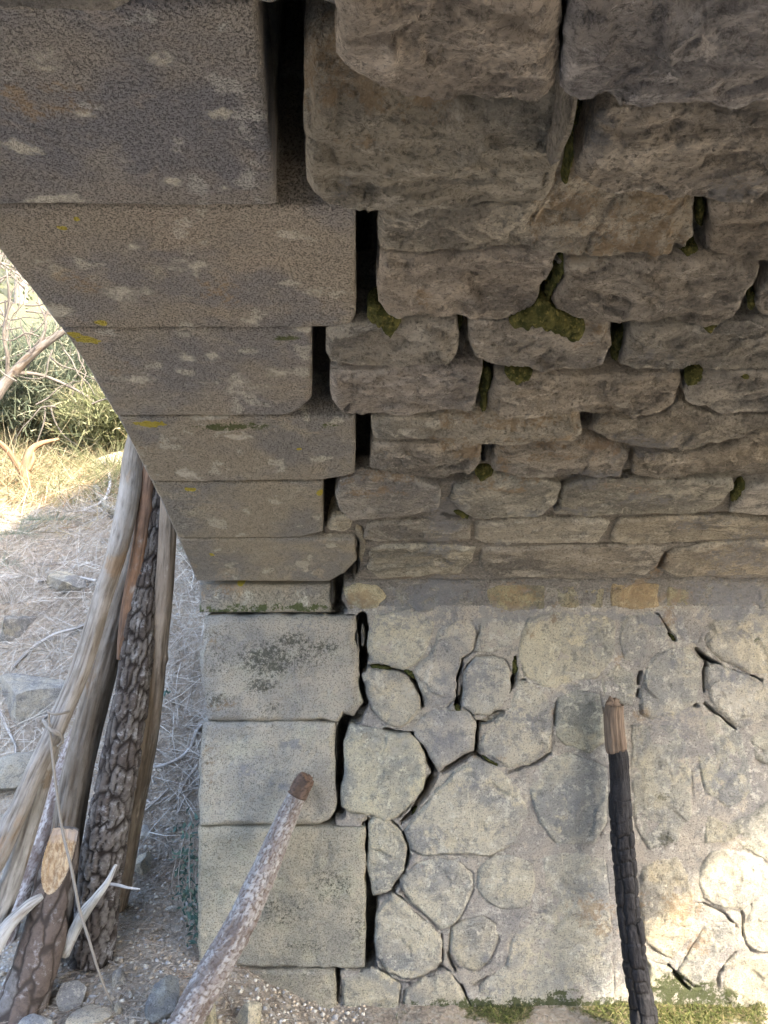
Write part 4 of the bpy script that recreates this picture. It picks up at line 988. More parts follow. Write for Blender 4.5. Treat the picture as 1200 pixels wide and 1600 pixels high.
sp_ = m.n('ShaderNodeSeparateColor'); m.L(at.outputs['Color'], sp_.inputs[0])
c = m.mix(m.step(m.noise(7, 5, .65), .38, .66), (.42, .365, .29), (.33, .285, .23))
c = m.mix(m.step(m.noise(40, 5, .7), .50, .68), c, (.48, .44, .37))
c = m.mix(m.math('MULTIPLY', m.step(m.noise(4.5, 6, .75, .5), .52, .66), .7), c, (.20, .17, .135))
v = m.voro(70, 'F1', out='Color'); sv = m.n('ShaderNodeSeparateColor'); m.L(v, sv.inputs[0])
c = m.mix(m.math('MULTIPLY', m.step(sv.outputs[0], .7, .75), .7), c, (.45, .42, .36))
c = m.mix(m.step(m.noise(160, 4, .7), .55, .7), c, m.mix(.6, c, (.06, .045, .03)))
c = m.mix(sp_.outputs[1], c, m.mix(m.noise(30, 4, .7), (.28, .21, .13), (.33, .28, .18)))
c = m.mix(sp_.outputs[2], c, m.mix(m.noise(18, 4, .7), (.13, .14, .08), (.20, .19, .12)))
gmask = m.step(m.math('ADD', sp_.outputs[0], m.math('MULTIPLY', m.math('SUBTRACT', m.noise(45, 5, .7), .5), 1.1)), .32, .6)
gmask = m.math('MULTIPLY', gmask, m.step(sp_.outputs[0], .03, .25))
c = m.mix(gmask, c, m.mix(m.step(m.noise(60, 5, .75), .4, .62), (.09, .105, .04), m.mix(m.noise(20, 3), (.22, .20, .09), (.25, .21, .14))))
m.col(c)
m.bump([(m.noise(25, 5, .7), .02), (m.voro(75), .008), (m.noise(200, 4, .7), .004)])
EARTH = m.m
gnd = make_mesh('ground', np.stack([X.ravel(), Y.ravel(), Z.ravel()], 1), f, EARTH,
                attrs={'gm': ('FLOAT_COLOR', np.stack([mossg.ravel(), straw.ravel(), lush.ravel(), np.ones(X.size)], 1))})
tag(gnd, kind='structure')

def ghit(px, py):
    dx = (px - 600) / F; dz = (800 - py) / F
    Yv = np.linspace(1.4, 14, 4000)
    d = CAMZ + dz * Yv - ground(dx * Yv, Yv)
    i = int(np.argmax(d < 0))
    y = Yv[i]
    return np.array([dx * y, y, float(ground(dx * y, y))])
def P(px, py, d): return np.array([(px - 600) / F * d, d, CAMZ + (800 - py) / F * d])

# ------------------------------------------------------------------ wood
def wood(name, cols, crack=.5, furrow=(.04, .03, .02)):
    m = M(name, .8, .3)
    lc = m.n('ShaderNodeAttribute'); lc.attribute_name = 'lc'; v0 = lc.outputs['Vector']
    v = m.scale(v0, (1, 1, .12))
    c = m.mix(m.step(m.noise(18, 4, .6, vec=m.scale(v0, (1, 1, .5))), .38, .62), cols[0], cols[1])
    c = m.mix(m.step(m.noise(14, 5, .65, .5, vec=m.scale(v0, (1, 1, .35))), .56, .68), c, cols[2])
    g = m.noise(120, 5, .7, vec=v)
    c = m.mix(m.step(g, .46, .72), c, m.mix(.5, c, furrow))
    c = m.mix(m.math('MULTIPLY', m.attr('a1'), .9), c, furrow)
    m.col(m.tint(c)); m.bump([(m.noise(45, 4, .6, vec=v), .006), (g, .003)])
    return m.m
BARE = wood('weathered_bare_wood', ((.42, .395, .36), (.29, .26, .22), (.33, .245, .165)))
GREYW = wood('silvered_wood', ((.48, .47, .45), (.34, .33, .31), (.28, .23, .18)))
BROWNW = wood('brown_smooth_wood', ((.30, .245, .185), (.23, .185, .14), (.38, .325, .26)))
REDW = wood('orange_inner_wood', ((.29, .175, .11), (.19, .125, .09), (.38, .34, .30)))
def bark(name, plate, plate2, fur, lich, amt=.5):
    m = M(name, .9, .25)
    lc = m.n('ShaderNodeAttribute'); lc.attribute_name = 'lc'; v0 = lc.outputs['Vector']
    a1 = m.attr('a1'); a2 = m.attr('a2')
    c = m.mix(m.step(a2, .3, .8), plate, plate2)
    c = m.mix(m.step(m.noise(60, 5, .7, vec=v0), .45, .65), c, m.mix(.5, c, fur))
    c = m.mix(m.math('MULTIPLY', m.step(m.noise(26, 6, .75, vec=v0), .60 - .1 * amt, .66), amt), c, lich)
    c = m.mix(a1, c, fur)
    m.col(m.tint(c)); m.bump([(m.noise(70, 5, .7, vec=v0), .006), (m.noise(260, 4, .7, vec=v0), .0025)])
    return m.m
DBARK = bark('dark_pine_bark', (.17, .155, .14), (.10, .085, .075), (.022, .017, .014), (.36, .36, .36), .8)
PBARK = bark('flaky_pale_bark', (.40, .38, .355), (.27, .24, .22), (.11, .075, .055), (.56, .55, .53), .35)
RBARK = bark('red_brown_bark', (.20, .185, .17), (.15, .118, .098), (.06, .048, .04), (.38, .37, .37), .6)
m = M('charcoal', .55, .22)
lc = m.n('ShaderNodeAttribute'); lc.attribute_name = 'lc'; v0 = lc.outputs['Vector']
n1 = m.noise(40, 5, .7, vec=v0)
c = m.mix(m.step(n1, .4, .7), (.008, .008, .010), (.020, .020, .023))
c = m.mix(m.math('MULTIPLY', m.step(m.noise(22, 5, .7, vec=v0), .6, .72), .3), c, (.09, .09, .10))
c = m.mix(m.attr('a1'), c, (.004, .004, .004))
m.col(c); m.bump([(m.noise(90, 5, .7, vec=m.scale(v0, (1, 1, .3))), .004), (m.noise(300, 3, .7, vec=v0), .0015)])
CHAR = m.m
m = M('fresh_cut_wood', .75, .3)
c = m.mix(m.step(m.noise(110, 5, .75, vec=m.scale(m.pos, (1, 1, .10))), .38, .62), (.27, .175, .095), (.54, .42, .27))
c = m.mix(m.step(m.noise(50, 5, .7, .4, vec=m.scale(m.pos, (1, 1, .2))), .5, .8), c, (.40, .26, .13))
sz = m.n('ShaderNodeSeparateXYZ'); m.L(m.pos, sz.inputs[0])
c = m.mix(m.step(m.math('ADD', sz.outputs[2], m.math('MULTIPLY', m.noise(30, 3), .06)), .535, .555), c, (.42, .34, .27))
m.col(c); m.bump([(m.noise(90, 4, .7, vec=m.scale(m.pos, (1, 1, .12))), .008)])
CUT = m.m

def resample(pts, step):
    pts = [np.array(p, float) for p in pts]
    Q = [2 * pts[0] - pts[1]] + pts + [2 * pts[-1] - pts[-2]]
    out = []
    for i in range(1, len(Q) - 2):
        L = np.linalg.norm(Q[i + 1][:3] - Q[i][:3]); n = max(2, int(L / step))
        for k in range(n):
            t = k / n
            out.append(.5 * ((2 * Q[i]) + (-Q[i-1] + Q[i+1]) * t + (2*Q[i-1] - 5*Q[i] + 4*Q[i+1] - Q[i+2]) * t*t + (-Q[i-1] + 3*Q[i] - 3*Q[i+1] + Q[i+2]) * t**3))
    out.append(pts[-1])
    return np.array(out)

RAG = [0.0]
def tube(pts4, nth=40, step=.006, disp=None, seed=1, caps=True, squash=None):
    """pts4: (x,y,z,r); returns V, F, lc, a1, a2, captags"""
    C = resample(pts4, step)
    c = C[:, :3]; r = np.maximum(C[:, 3], 1e-4)
    t = np.gradient(c, axis=0); t /= np.linalg.norm(t, axis=1)[:, None]
    up = np.array([0, 1.0, 0.02])
    a = np.cross(t, up); a /= np.linalg.norm(a, axis=1)[:, None]
    b = np.cross(t, a)
    v = np.concatenate([[0], np.cumsum(np.linalg.norm(np.diff(c, axis=0), axis=1))])
    th = np.arange(nth) / nth * 2 * math.pi
    TH, VV = np.meshgrid(th, v); R = np.repeat(r[:, None], nth, 1)
    a1 = np.zeros_like(TH); a2 = np.zeros_like(TH)
    if disp: RR, a1, a2 = disp(TH, VV, R, seed)
    else: RR = R
    ct = np.cos(TH)[..., None]; st_ = np.sin(TH)[..., None]
    V = c[:, None, :] + RR[..., None] * (a[:, None, :] * ct + b[:, None, :] * st_)
    rm = r.mean()
    LC = np.stack([rm * np.cos(TH) + seed * .7, rm * np.sin(TH), VV], -1)
    n = len(c)
    idx = np.arange(n * nth).reshape(n, nth)
    j = np.roll(idx, -1, 1)
    Fq = np.stack([idx[:-1].ravel(), j[:-1].ravel(), j[1:].ravel(), idx[1:].ravel()], 1)
    if RAG[0]:
        kk = min(8, n - 2)
        for q in range(kk):
            rag = RAG[0] * r[0] * (ridge(th * 2.2 + seed, th * 0 + 1.7, seed, 3) + .5 * facet(th * 3, th * 0, seed)) * (1 - q / kk)
            V[q] = V[q] - t[0] * rag[:, None] * .8
            V[q] = c[q] + (V[q] - c[q]) * (1 - .10 * (1 - q / kk) * (1 + np.sin(th * 5 + seed)))[:, None]
    V = V.reshape(-1, 3); LC = LC.reshape(-1, 3); a1 = a1.ravel(); a2 = a2.ravel()
    capf = np.zeros(len(Fq), int)
    if caps:
        for end in (0, n - 1):
            ring = idx[end]
            cen = V[ring].mean(0); prev = ring
            sgn = -1 if end == 0 else 1
            for q in (.93, .6, .3, .02):
                base = len(V)
                nv = cen + (V[ring] - cen) * q + t[end] * sgn * (.12 if q < .9 else .05) * r[end] * (1 + .8 * fbm(np.cos(th) * 2 * q + seed, np.sin(th) * 2 * q, seed, 3))[:, None]
                V = np.vstack([V, nv]); LC = np.vstack([LC, nv * 1.0]); a1 = np.append(a1, np.zeros(nth)); a2 = np.append(a2, np.zeros(nth))
                cur = base + np.arange(nth)
                q1 = np.stack([prev, np.roll(prev, -1), np.roll(cur, -1), cur], 1)
                if end == 0: q1 = q1[:, ::-1]
                Fq = np.vstack([Fq, q1]); capf = np.append(capf, np.ones(nth, int) * (1 if end == 0 else 2)); prev = cur
    return V, Fq, LC, a1, a2, capf

def d_bare(TH, VV, R, sd):
    cx, sx_ = np.cos(TH), np.sin(TH)
    n = fbm(cx * 1.6 + sd, VV * 4 + sx_ * 1.6, sd, 3) + .6 * fbm(cx * 1.2 - VV * 1.5, sx_ * 1.3 + sd, sd + 1, 2)
    g = 1 - np.abs(fbm(cx * 4 + sx_ * 2.5 + 5, sx_ * 4 - cx * 2 + VV * 1.6, sd + 3, 3)) * 6
    g = np.clip(g, 0, 1) ** 2
    kn = 0
    rng = random.Random(sd)
    for k in range(int(VV.max() * 5) + 1):
        t0 = rng.random() * 6.28; v0 = rng.random() * VV.max(); s_ = rng.uniform(.010, .02)
        dth = (TH - t0 + math.pi) % (2 * math.pi) - math.pi
        q = (dth * R / s_) ** 2 + ((VV - v0) / s_) ** 2
        kn = kn + np.exp(-q) * .25 * rng.uniform(.3, 1)
    return R * (1 + .09 * n - .10 * g + kn), g * .7, n * 0
def d_bark(TH, VV, R, sd, k=1.0, sx=26, sv=14):
    u = np.cos(TH) * R; w_ = np.sin(TH) * R
    wob = .008 * fbm(u * 40 + sd, VV * 40 + w_ * 40, sd, 2)
    uu = (TH / (2 * math.pi)); nper = np.maximum(4, np.round(2 * math.pi * R.mean() * sx))
    # periodic voronoi is not needed: the seam lies at the back
    TH2 = (TH + math.pi * .5) % (2 * math.pi)
    d, val = voro((TH2 * R.mean() + wob) * sx, (VV + wob) * sv, sd)
    f = 1 - sst(.04, .26, d)
    n = fbm(u * 18 + sd, VV * 9 + w_ * 18, sd + 4, 3)
    return R * (1 + .07 * n + k * .10 * (val - .5) - k * .15 * f), f, val
def d_dark(TH, VV, R, sd): return d_bark(TH, VV, R, sd, .85, 50, 13)
def d_pine(TH, VV, R, sd):
    TH2 = (TH + math.pi * .5) % (2 * math.pi)
    wob = .006 * fbm(np.cos(TH) * 3 + sd, VV * 60, sd, 3)
    d, val = voro((TH2 * R.mean() + wob) * 80, (VV + wob) * 55, sd)
    f = (1 - sst(.04, .20, d))
    big = fbm(np.cos(TH) * 1.1 + VV * 2, np.sin(TH) * 1.1 + VV * 7, sd + 9, 3)
    bare = sst(.26, .32, big + .25 * fbm(np.cos(TH) * 6, VV * 40, sd + 12, 2)) * .75
    a1 = np.maximum(f * .85, bare * .8)
    n = fbm(np.cos(TH) * 1.5 + sd, VV * 5 + np.sin(TH), sd + 4, 3)
    return R * (1 + .07 * n + .05 * (val - .5) * (1 - bare) - .08 * f - .06 * bare), a1, val
def d_char(TH, VV, R, sd):
    TH2 = (TH + math.pi * .5) % (2 * math.pi)
    cw = 5.0
    col = TH2 / (2 * math.pi) * cw + .35 * fbm(VV * 9, TH2 * 0 + 2, sd, 3) + .12 * fbm(VV * 45, TH2 * 1.5, sd + 6, 2)
    ci = np.floor(col); fc = col - ci
    rh = .040
    rv = (VV + .008 * fbm(TH2 * 1.6, VV * 12, sd + 8, 2)) / rh + _h(ci, ci * 0, sd) * 3 + .42 * vn(VV * 16, ci * 3.3, sd + 1)
    ri = np.floor(rv); fr = rv - ri
    # some blocks are twice as tall
    merge = _h(ci, np.floor(ri / 2), sd + 2) > .6
    fr = np.where(merge, (rv / 2 - np.floor(rv / 2)), fr)
    du = np.minimum(fc, 1 - fc) * (2 * math.pi * R / cw); dv = np.minimum(fr, 1 - fr) * rh * np.where(merge, 2, 1)
    d = np.minimum(du, dv * 1.0)
    pil = np.sqrt(np.clip(d / .009, 0, 1))
    crack = 1 - sst(.0006, .0028, d)
    n = fbm(np.cos(TH) * 2 + sd, VV * 8, sd + 4, 3)
    smooth = 1 - sst(.16, .20, VV)          # the upper stretch is charred but unbroken
    amp = (1 - .8 * smooth)
    return R * (1 + .06 * n + .16 * (pil - 1) * amp + .17 * (_h(ci, ri, sd + 3) - .5) * amp + .04 * fbm(np.cos(TH) * 9, VV * 60, sd + 5, 3)), crack * amp, pil

def log(name, pts, disp, mat, label, cat, seed, nth=44, step=.006, cap=None, capname='cut_end', group=None, tint=(1, 1, 1), cut=None, base=None):
    p4 = [np.append(P(x, y, d), r / F * d) for (x, y, d, r) in pts]
    V, Fq, LC, a1, a2, cf = tube(p4, nth, step, disp, seed)
    b = tuple(float(q) for q in p4[-1][:3])
    T_ = thing(name, label, cat, b, group)
    if cut is not None:
        p0, nrm = cut; nrm = nrm / np.linalg.norm(nrm)
        V0, *_q = tube(p4, nth, step, None, seed)
        d0_ = (V0 - p0) @ nrm
        k_ = sst(-.008, .0, d0_)[:, None]
        V = V * (1 - k_) + V0 * k_
        dd = (V - p0) @ nrm
        V = V - np.outer(np.maximum(dd, 0), nrm)
        V = V - np.outer(sst(0, .006, dd) * (.003 + .004 * fbm(V[:, 0] * 160, V[:, 2] * 14, 9, 4) + .003 * ridge(V[:, 0] * 90, V[:, 2] * 9, 10, 3)), nrm)
        fm = (d0_[Fq] > 0).all(1)
        sub = Fq[fm]; u, iv = np.unique(sub, return_inverse=True)
        make_mesh('split_face', V[u] + nrm * .0015, iv.reshape(sub.shape), CUT, T_, attrs={'lc': ('FLOAT_VECTOR', LC[u])})
    body = cf == 0
    def sub_mesh(nm, mask, mt):
        s_ = Fq[mask]; u, iv = np.unique(s_, return_inverse=True)
        o = make_mesh(nm, V[u], iv.reshape(s_.shape), mt, T_, attrs={'lc': ('FLOAT_VECTOR', LC[u]), 'a1': ('FLOAT', a1[u]), 'a2': ('FLOAT', a2[u])})
        o.color = tuple(tint) + (1,)
        return o
    if cap is None: sub_mesh('shaft', cf >= 0, mat)
    else:
        sub_mesh('shaft', cf != 1, mat)
        sub_mesh(capname, cf == 1, cap)
    return T_

WG = 'weathered poles and logs leaning against the left side of the bridge'
log('leaning_pole', [(236,560,2.35,9.9),(222,640,2.32,11.7),(208,710,2.30,14.4),(203,765,2.28,16.2),(186,850,2.25,16.2),(160,935,2.22,15.3),(130,1035,2.17,15.3),(104,1100,2.14,15.3),(84,1146,2.10,15.3),(57,1202,2.07,14.4),(25,1275,2.04,15.3),(-4,1340,2.0,15.3),(-60,1440,1.95,16.2)],
    d_bare, BARE, 'long crooked pale pole, foremost of the bundle, with the cord looped round its middle', 'pole', 11, group=WG, tint=(.8, .78, .75))
log('leaning_log', [(246,650,2.42,13.4),(228,740,2.40,16.0),(214,850,2.38,16.8),(192,935,2.37,19.3),(166,1030,2.35,21.0),(142,1120,2.33,22.7),(120,1215,2.30,24.4),(104,1310,2.28,25.2),(92,1400,2.25,25.2),(84,1480,2.22,25.2)],
    d_bare, BARE, 'thick grey barkless log standing between the crooked pale pole and the black-barked log', 'log', 23, group=WG, tint=(.55, .51, .46))
log('leaning_log', [(262,640,2.36,14),(250,720,2.35,15),(241,790,2.34,17),(233,870,2.33,19),(221,960,2.31,23),(206,1080,2.29,27),(187,1195,2.27,31),(166,1310,2.25,33),(152,1410,2.23,33),(143,1505,2.20,33)],
    d_dark, DBARK, 'log with thick black furrowed bark beside the smooth brown post', 'log', 31, nth=72, step=.005, group=WG)
log('leaning_post', [(268,700,2.30,12),(263,800,2.30,13),(258,900,2.31,14),(246,1020,2.34,15),(230,1150,2.37,16),(210,1262,2.40,16),(194,1362,2.42,15),(183,1424,2.43,14)],
    d_bare, BROWNW, 'slim smooth brown post, nearest to the bridge, its sawn foot off the ground', 'post', 43, group=WG)
log('leaning_stick', [(238,700,2.31,9),(227,780,2.31,11),(218,850,2.30,11),(206,920,2.30,12),(194,985,2.29,9),(186,1030,2.29,4)],
    d_bare, REDW, 'short orange-red peeled stick wedged between the grey log and the black-barked log', 'stick', 57, nth=30, group=WG)
log('leaning_pole', [(86,1150,2.16,12),(72,1195,2.14,14),(52,1265,2.10,15),(31,1335,2.07,16),(8,1405,2.03,16),(-30,1490,1.99,17)],
    d_bare, GREYW, 'grey shaded pole crossing behind the knotted middle of the crooked pole at lower left', 'pole', 61, group=WG, tint=(.8, .78, .74))
log('leaning_pole', [(120,1140,2.44,9),(98,1200,2.43,11),(74,1290,2.40,12),(48,1360,2.36,12),(22,1435,2.3,12),(5,1500,2.26,11)],
    d_pine, PBARK, 'thin whitish barked pole at the back, glimpsed between the grey pole and the thick log', 'pole', 67, group=WG, tint=(1.25, 1.25, 1.3))
cutp = P(88, 1385, 2.02)
log('split_log', [(104,1296,2.12,20),(92,1350,2.10,28),(80,1415,2.08,32),(64,1480,2.05,35),(42,1550,2.02,37),(18,1615,1.98,39),(-10,1690,1.95,40)],
    lambda *q: d_bark(*q, .35, 26, 8), RBARK, 'short log with a fresh orange split face at its top, lower left corner', 'log', 71, nth=150, step=.0018, cut=(P(76, 1442, 2.008), np.array([.16, -.88, .46])), group=WG)
log('dead_branch', [(181,1352,2.02,2.5),(168,1378,2.03,4.5),(150,1402,2.04,6.5),(132,1426,2.05,8.5),(116,1455,2.07,9),(100,1490,2.08,9)],
    d_bare, GREYW, 'pale antler-like branch stub jutting up across the foot of the black-barked log', 'branch', 73, nth=24, tint=(1.1, 1.1, 1.05))
log('dead_branch', [(66,1400,2.04,5),(48,1412,2.02,8),(30,1428,2.0,9),(10,1450,1.98,11),(-20,1500,1.95,14)],
    d_bare, GREYW, 'thick pale forked branch at the left edge in front of the split log', 'branch', 79, nth=28, tint=(.95, .95, .93))
log('twig', [(170,1381,2.18,2.6),(185,1383,2.17,2.6),(200,1387,2.16,2.0),(219,1389,2.15,1.2)], d_bare, GREYW, 'tiny dry twig poking out to the right of the black-barked log foot', 'twig', 83, nth=12, step=.004)
log('pine_branch', [(471,1230,2.125,12.9),(466,1240,2.122,14.7),(452,1268,2.12,15.6),(430,1320,2.08,18.4),(402,1385,2.03,21.2),(378,1440,1.99,23.0),(350,1490,1.96,24.8),(318,1545,1.92,25.8),(288,1600,1.88,26.7),(258,1655,1.83,27.6)],
    d_pine, PBARK, 'crooked pine branch with flaky pinkish-grey bark leaning on the quoin blocks, broken reddish tip', 'branch', 91, nth=80, step=.004)
RAG[0] = .45
log('broken_tip', [(479,1215,2.12,14),(474,1222,2.12,15),(464,1243,2.115,15.5)], d_pine, REDW, 'x', 'x', 92, nth=40, step=.003, tint=(.6, .62, .66))
RAG[0] = 0.0
# the tip belongs to the branch
def adopt(child_thing, parent_thing, nm):
    for ch in list(child_thing.children):
        off = Vector(child_thing.location) - Vector(parent_thing.location)
        ch.parent = parent_thing; ch.location = off; ch.name = nm
    bpy.data.objects.remove(child_thing)
def last(nm): return [o for o in COL.objects if o.name.split('.')[0] == nm and o.type == 'EMPTY'][-1]
adopt(last('broken_tip'), last('pine_branch'), 'broken_tip')

log('charred_post', [(962,1168,2.135,15),(966,1180,2.133,15),(968,1215,2.13,15),(969,1240,2.12,15.5),(968,1250,2.12,17.5),(972,1290,2.11,18),(975,1330,2.10,18),(981,1400,2.08,18.5),(986,1450,2.06,18),(993,1510,2.04,19),(1004,1570,2.02,20.5),(1012,1630,1.99,22),(1020,1690,1.97,22)],
    d_char, CHAR, 'burnt wooden post with cracked black charcoal surface and bare brown top leaning against the wall', 'post', 103, nth=110, step=.0022)
RAG[0] = .4
log('bare_top', [(959,1101,2.14,14.6),(959,1104,2.14,15),(960,1130,2.137,15.5),(963,1168,2.133,15.8),(964,1174,2.132,14)], d_bare, BROWNW, 'x', 'x', 104, nth=48, step=.003, tint=(.62, .57, .56))
RAG[0] = 0.0
adopt(last('bare_top'), last('charred_post'), 'bare_top')

# cord
m = M('old_cord', .9); c = m.mix(m.noise(300, 3), (.30, .27, .23), (.20, .18, .15)); m.col(c); m.bump([(m.noise(500, 2), .001)])
CORD = m.m
T_ = thing('cord', 'thin grey cord looped round the crooked pole and trailing down to the ground', 'cord', tuple(P(190, 1600, 2.0)))
def add_tube(nm, pts, mat, parent, nth=8, step=.006, disp=None, seed=5, tint=None):
    p4 = [np.append(P(x, y, d), r / F * d) for (x, y, d, r) in pts]
    V, Fq, LC, a1, a2, cf = tube(p4, nth, step, disp, seed)
    o = make_mesh(nm, V, Fq, mat, parent, attrs={'lc': ('FLOAT_VECTOR', LC), 'a1': ('FLOAT', a1), 'a2': ('FLOAT', a2)})
    if tint: o.color = tuple(tint) + (1,)
    return o
add_tube('strand', [(76,1112,2.06,1.8),(77,1135,2.06,2),(80,1160,2.06,2.2),(84,1200,2.05,2.2),(90,1250,2.04,2.2),(98,1300,2.03,2.2),(110,1350,2.00,2.3),(118,1390,1.99,2.3),(125,1425,1.99,2.4),(138,1465,1.98,2.2),(150,1505,1.98,2.0),(164,1545,1.99,1.9),(178,1575,2.0,1.8),(190,1602,2.01,1.7)], CORD, T_)
add_tube('loop', [(74,1110,2.07,2.2),(84,1116,2.06,2.2),(104,1113,2.09,2.2),(106,1112,2.16,2.2),(80,1118,2.17,2.2),(68,1124,2.12,2.2),(72,1133,2.07,2.4),(84,1144,2.05,2.6),(96,1150,2.07,2.4),(97,1160,2.08,2.2),(90,1166,2.06,2)], CORD, T_)
add_tube('loop', [(70,1126,2.08,2.2),(78,1140,2.06,2.4),(92,1144,2.06,2.4),(98,1156,2.07,2.0)], CORD, T_)

# ------------------------------------------------------------------ rocks
def rock_mesh(nm, w_, d_, h_, seed, mat, loc, rot, sub=5):
    rng = np.random.RandomState(seed)
    import bmesh
    bm = bmesh.new(); bmesh.ops.create_icosphere(bm, subdivisions=sub, radius=1)
    V = np.array([v.co[:] for v in bm.verts]); Fq = np.array([[v.index for v in f_.verts] for f_ in bm.faces]); bm.free()
    for k in range(16):
        n = rng.normal(size=3); n /= np.linalg.norm(n); o_ = rng.uniform(.45, .8)
        dd = V @ n - o_
        V = V - np.outer(np.maximum(dd, 0), n)
    V *= (1 + .05 * fbm(V[:, 0] * 3 + seed, V[:, 1] * 3 + V[:, 2] * 2, seed, 4) + .02 * fbm(V[:, 0] * 12 + seed, V[:, 1] * 12 + V[:, 2] * 9, seed, 3))[:, None]
    V = V * np.array([w_, d_, h_])
    ca, sa = math.cos(rot), math.sin(rot)
    V = V @ np.array([[ca, sa, 0], [-sa, ca, 0], [0, 0, 1]])
    at = np.zeros((len(V), 4))
    V = V + 0
    o = make_mesh(nm, V + np.array(loc), Fq, mat, None, base=tuple(float(q) for q in loc), attrs={'stain': ('FLOAT_COLOR', at), 'ylich': ('FLOAT', at[:, 0]), 'mould': ('FLOAT', at[:, 0])})
    return o
RK = [ # px,py,w,h(px), label, tint
 (66,1066,135,80,'large pale blue-grey slab of rock in the bank behind the poles',(.9,.89,.87),.1),
 (28,968,90,60,'grey bedrock lump in the bank at the left edge above the pale slab',(.8,.78,.74),.1),
 (110,905,70,34,'low ledge of pale rock between dry roots halfway up the bank',(.95,.9,.82),.3),
 (28,1195,80,50,'pale rock at the left edge behind the grey pole',(.85,.84,.82),.1),
 (222,1349,40,40,'sharp white stone right of the smooth brown post',(1.1,1.06,1.0),.5),
 (268,1420,15,12,'small white pebble beside the creeping plant',(1.4,1.35,1.25),.6),
 (258,1556,58,84,'rounded grey boulder left of the pine branch',(.72,.74,.76),.45),
 (110,1556,48,42,'angular grey stone right of the split log foot',(1.0,.98,.95),.5),
 (142,1586,66,30,'flat pale stone at the bottom edge below the angular grey stone',(1.1,1.05,.98),.3),
 (188,1528,32,30,'half-buried round stone left of the grey boulder',(.95,.92,.88),.3),
 (390,1592,46,46,'cream stone at the bottom edge right of the pine branch',(1.25,1.18,1.0),.5),
 (326,1592,40,48,'yellowish pointed stone tucked under the pine branch at the bottom',(1.1,1.05,.85),.5),
 (62,1602,52,30,'grey stone at the bottom edge by the split log foot',(1.0,1.02,1.05),.4),
 (186,1578,15,26,'small upright stone next to the trailing cord end',(1.1,1.05,.95),.6),
 (222,1300,36,22,'flat whitish stone above the sharp white stone',(1.3,1.25,1.15),.3),
 (178,716,40,40,'pale boulder on top of the bank beside the pole tips',(1.1,1.08,1.05),.6),
 (176,1486,9,9,'pebble by the foot of the black-barked log',(1.2,1.15,1.05),.6),
 (12,1420,40,44,'dark shaded stone behind the forked branch at the left edge',(.7,.68,.62),.5),
 (350,1572,12,10,'tiny brown pebble beside the yellowish pointed stone',(1,.9,.8),.6),
]
RK_ = RK
for i, (x, y, w_, h_, lb, tn, emb) in enumerate(RK):
    g_ = ghit(x, y + h_ * .22)
    s_ = g_[1] / F
    o = rock_mesh('rock' if w_ > 16 else 'pebble', w_ * s_ * .66, w_ * s_ * .5, h_ * s_ * (.62 if h_ > .7 * w_ else .68), 200 + i * 7, WST, (g_[0], g_[1], g_[2] + h_ * s_ * (.10 if emb > .35 else (-.12 if emb < .15 else 0.0))), i * 1.3)
    o.data.set_sharp_from_angle(angle=math.radians(18))
    o.color = tn + (1,)
    tag(o, lb, 'rock' if w_ > 16 else 'pebble')

# gravel: nobody could count it
def scatter_gravel(nm, n, sampler, smin, smax, mats, seed=3):
    rng = np.random.RandomState(seed)
    base = np.array([[1, 0, 0], [-1, 0, 0], [0, 1, 0], [0, -1, 0], [0, 0, 1], [0, 0, -1.]])
    tri = np.array([[0, 2, 4], [2, 1, 4], [1, 3, 4], [3, 0, 4], [2, 0, 5], [1, 2, 5], [3, 1, 5], [0, 3, 5]])
    xy = sampler(rng, n); n = len(xy)
    s_ = smin + (smax - smin) * rng.power(.35, n)[:, None]
    V = base[None] * (1 + .5 * (rng.rand(n, 6, 1) - .5)) * np.stack([rng.uniform(.6, 1.2, n), rng.uniform(.6, 1.2, n), rng.uniform(.35, .8, n)], 1)[:, None]
    V += .25 * (rng.rand(n, 6, 3) - .5)
    a = rng.rand(n) * 6.28; ca, sa = np.cos(a), np.sin(a)
    x = V[..., 0] * ca[:, None] - V[..., 1] * sa[:, None]; y = V[..., 0] * sa[:, None] + V[..., 1] * ca[:, None]
    V = np.stack([x, y, V[..., 2]], -1) * s_[:, None]
    z = ground(xy[:, 0], xy[:, 1])
    V += np.stack([xy[:, 0], xy[:, 1], z + s_[:, 0] * .15], 1)[:, None]
    Fq = (tri[None] + 6 * np.arange(n)[:, None, None]).reshape(-1, 3)
    mi = np.repeat(rng.randint(0, len(mats), n), 8)
    return make_mesh(nm, V.reshape(-1, 3), Fq, mats, smooth=False, matidx=mi)
def flat(name, c1, c2, sc=60):
    m = M(name, .95, .2); m.col(m.mix(m.noise(sc, 3, .7), c1, c2)); return m.m
G1 = flat('gravel_pale', (.60, .57, .49), (.48, .45, .38)); G2 = flat('gravel_brown', (.44, .375, .285), (.34, .29, .22)); G3 = flat('gravel_grey', (.44, .44, .43), (.34, .34, .33))
def area(x0, x1, y0, y1): return lambda r, n: np.stack([r.uniform(x0, x1, n), r.uniform(y0, y1, n)], 1)
def union(*fs): return lambda r, n: np.vstack([f_(r, int(n * k)) for f_, k in fs])
o = scatter_gravel('gravel', 15000, union((area(-1.3, -.05, 1.7, 3.0), .75), (area(-.1, 1.3, 1.6, 1.95), .03), (area(-2.2, -.6, 3.0, 4.4), .13)), .0022, .011, [G1, G2, G2, G3], 5)
tag(o, kind='stuff')

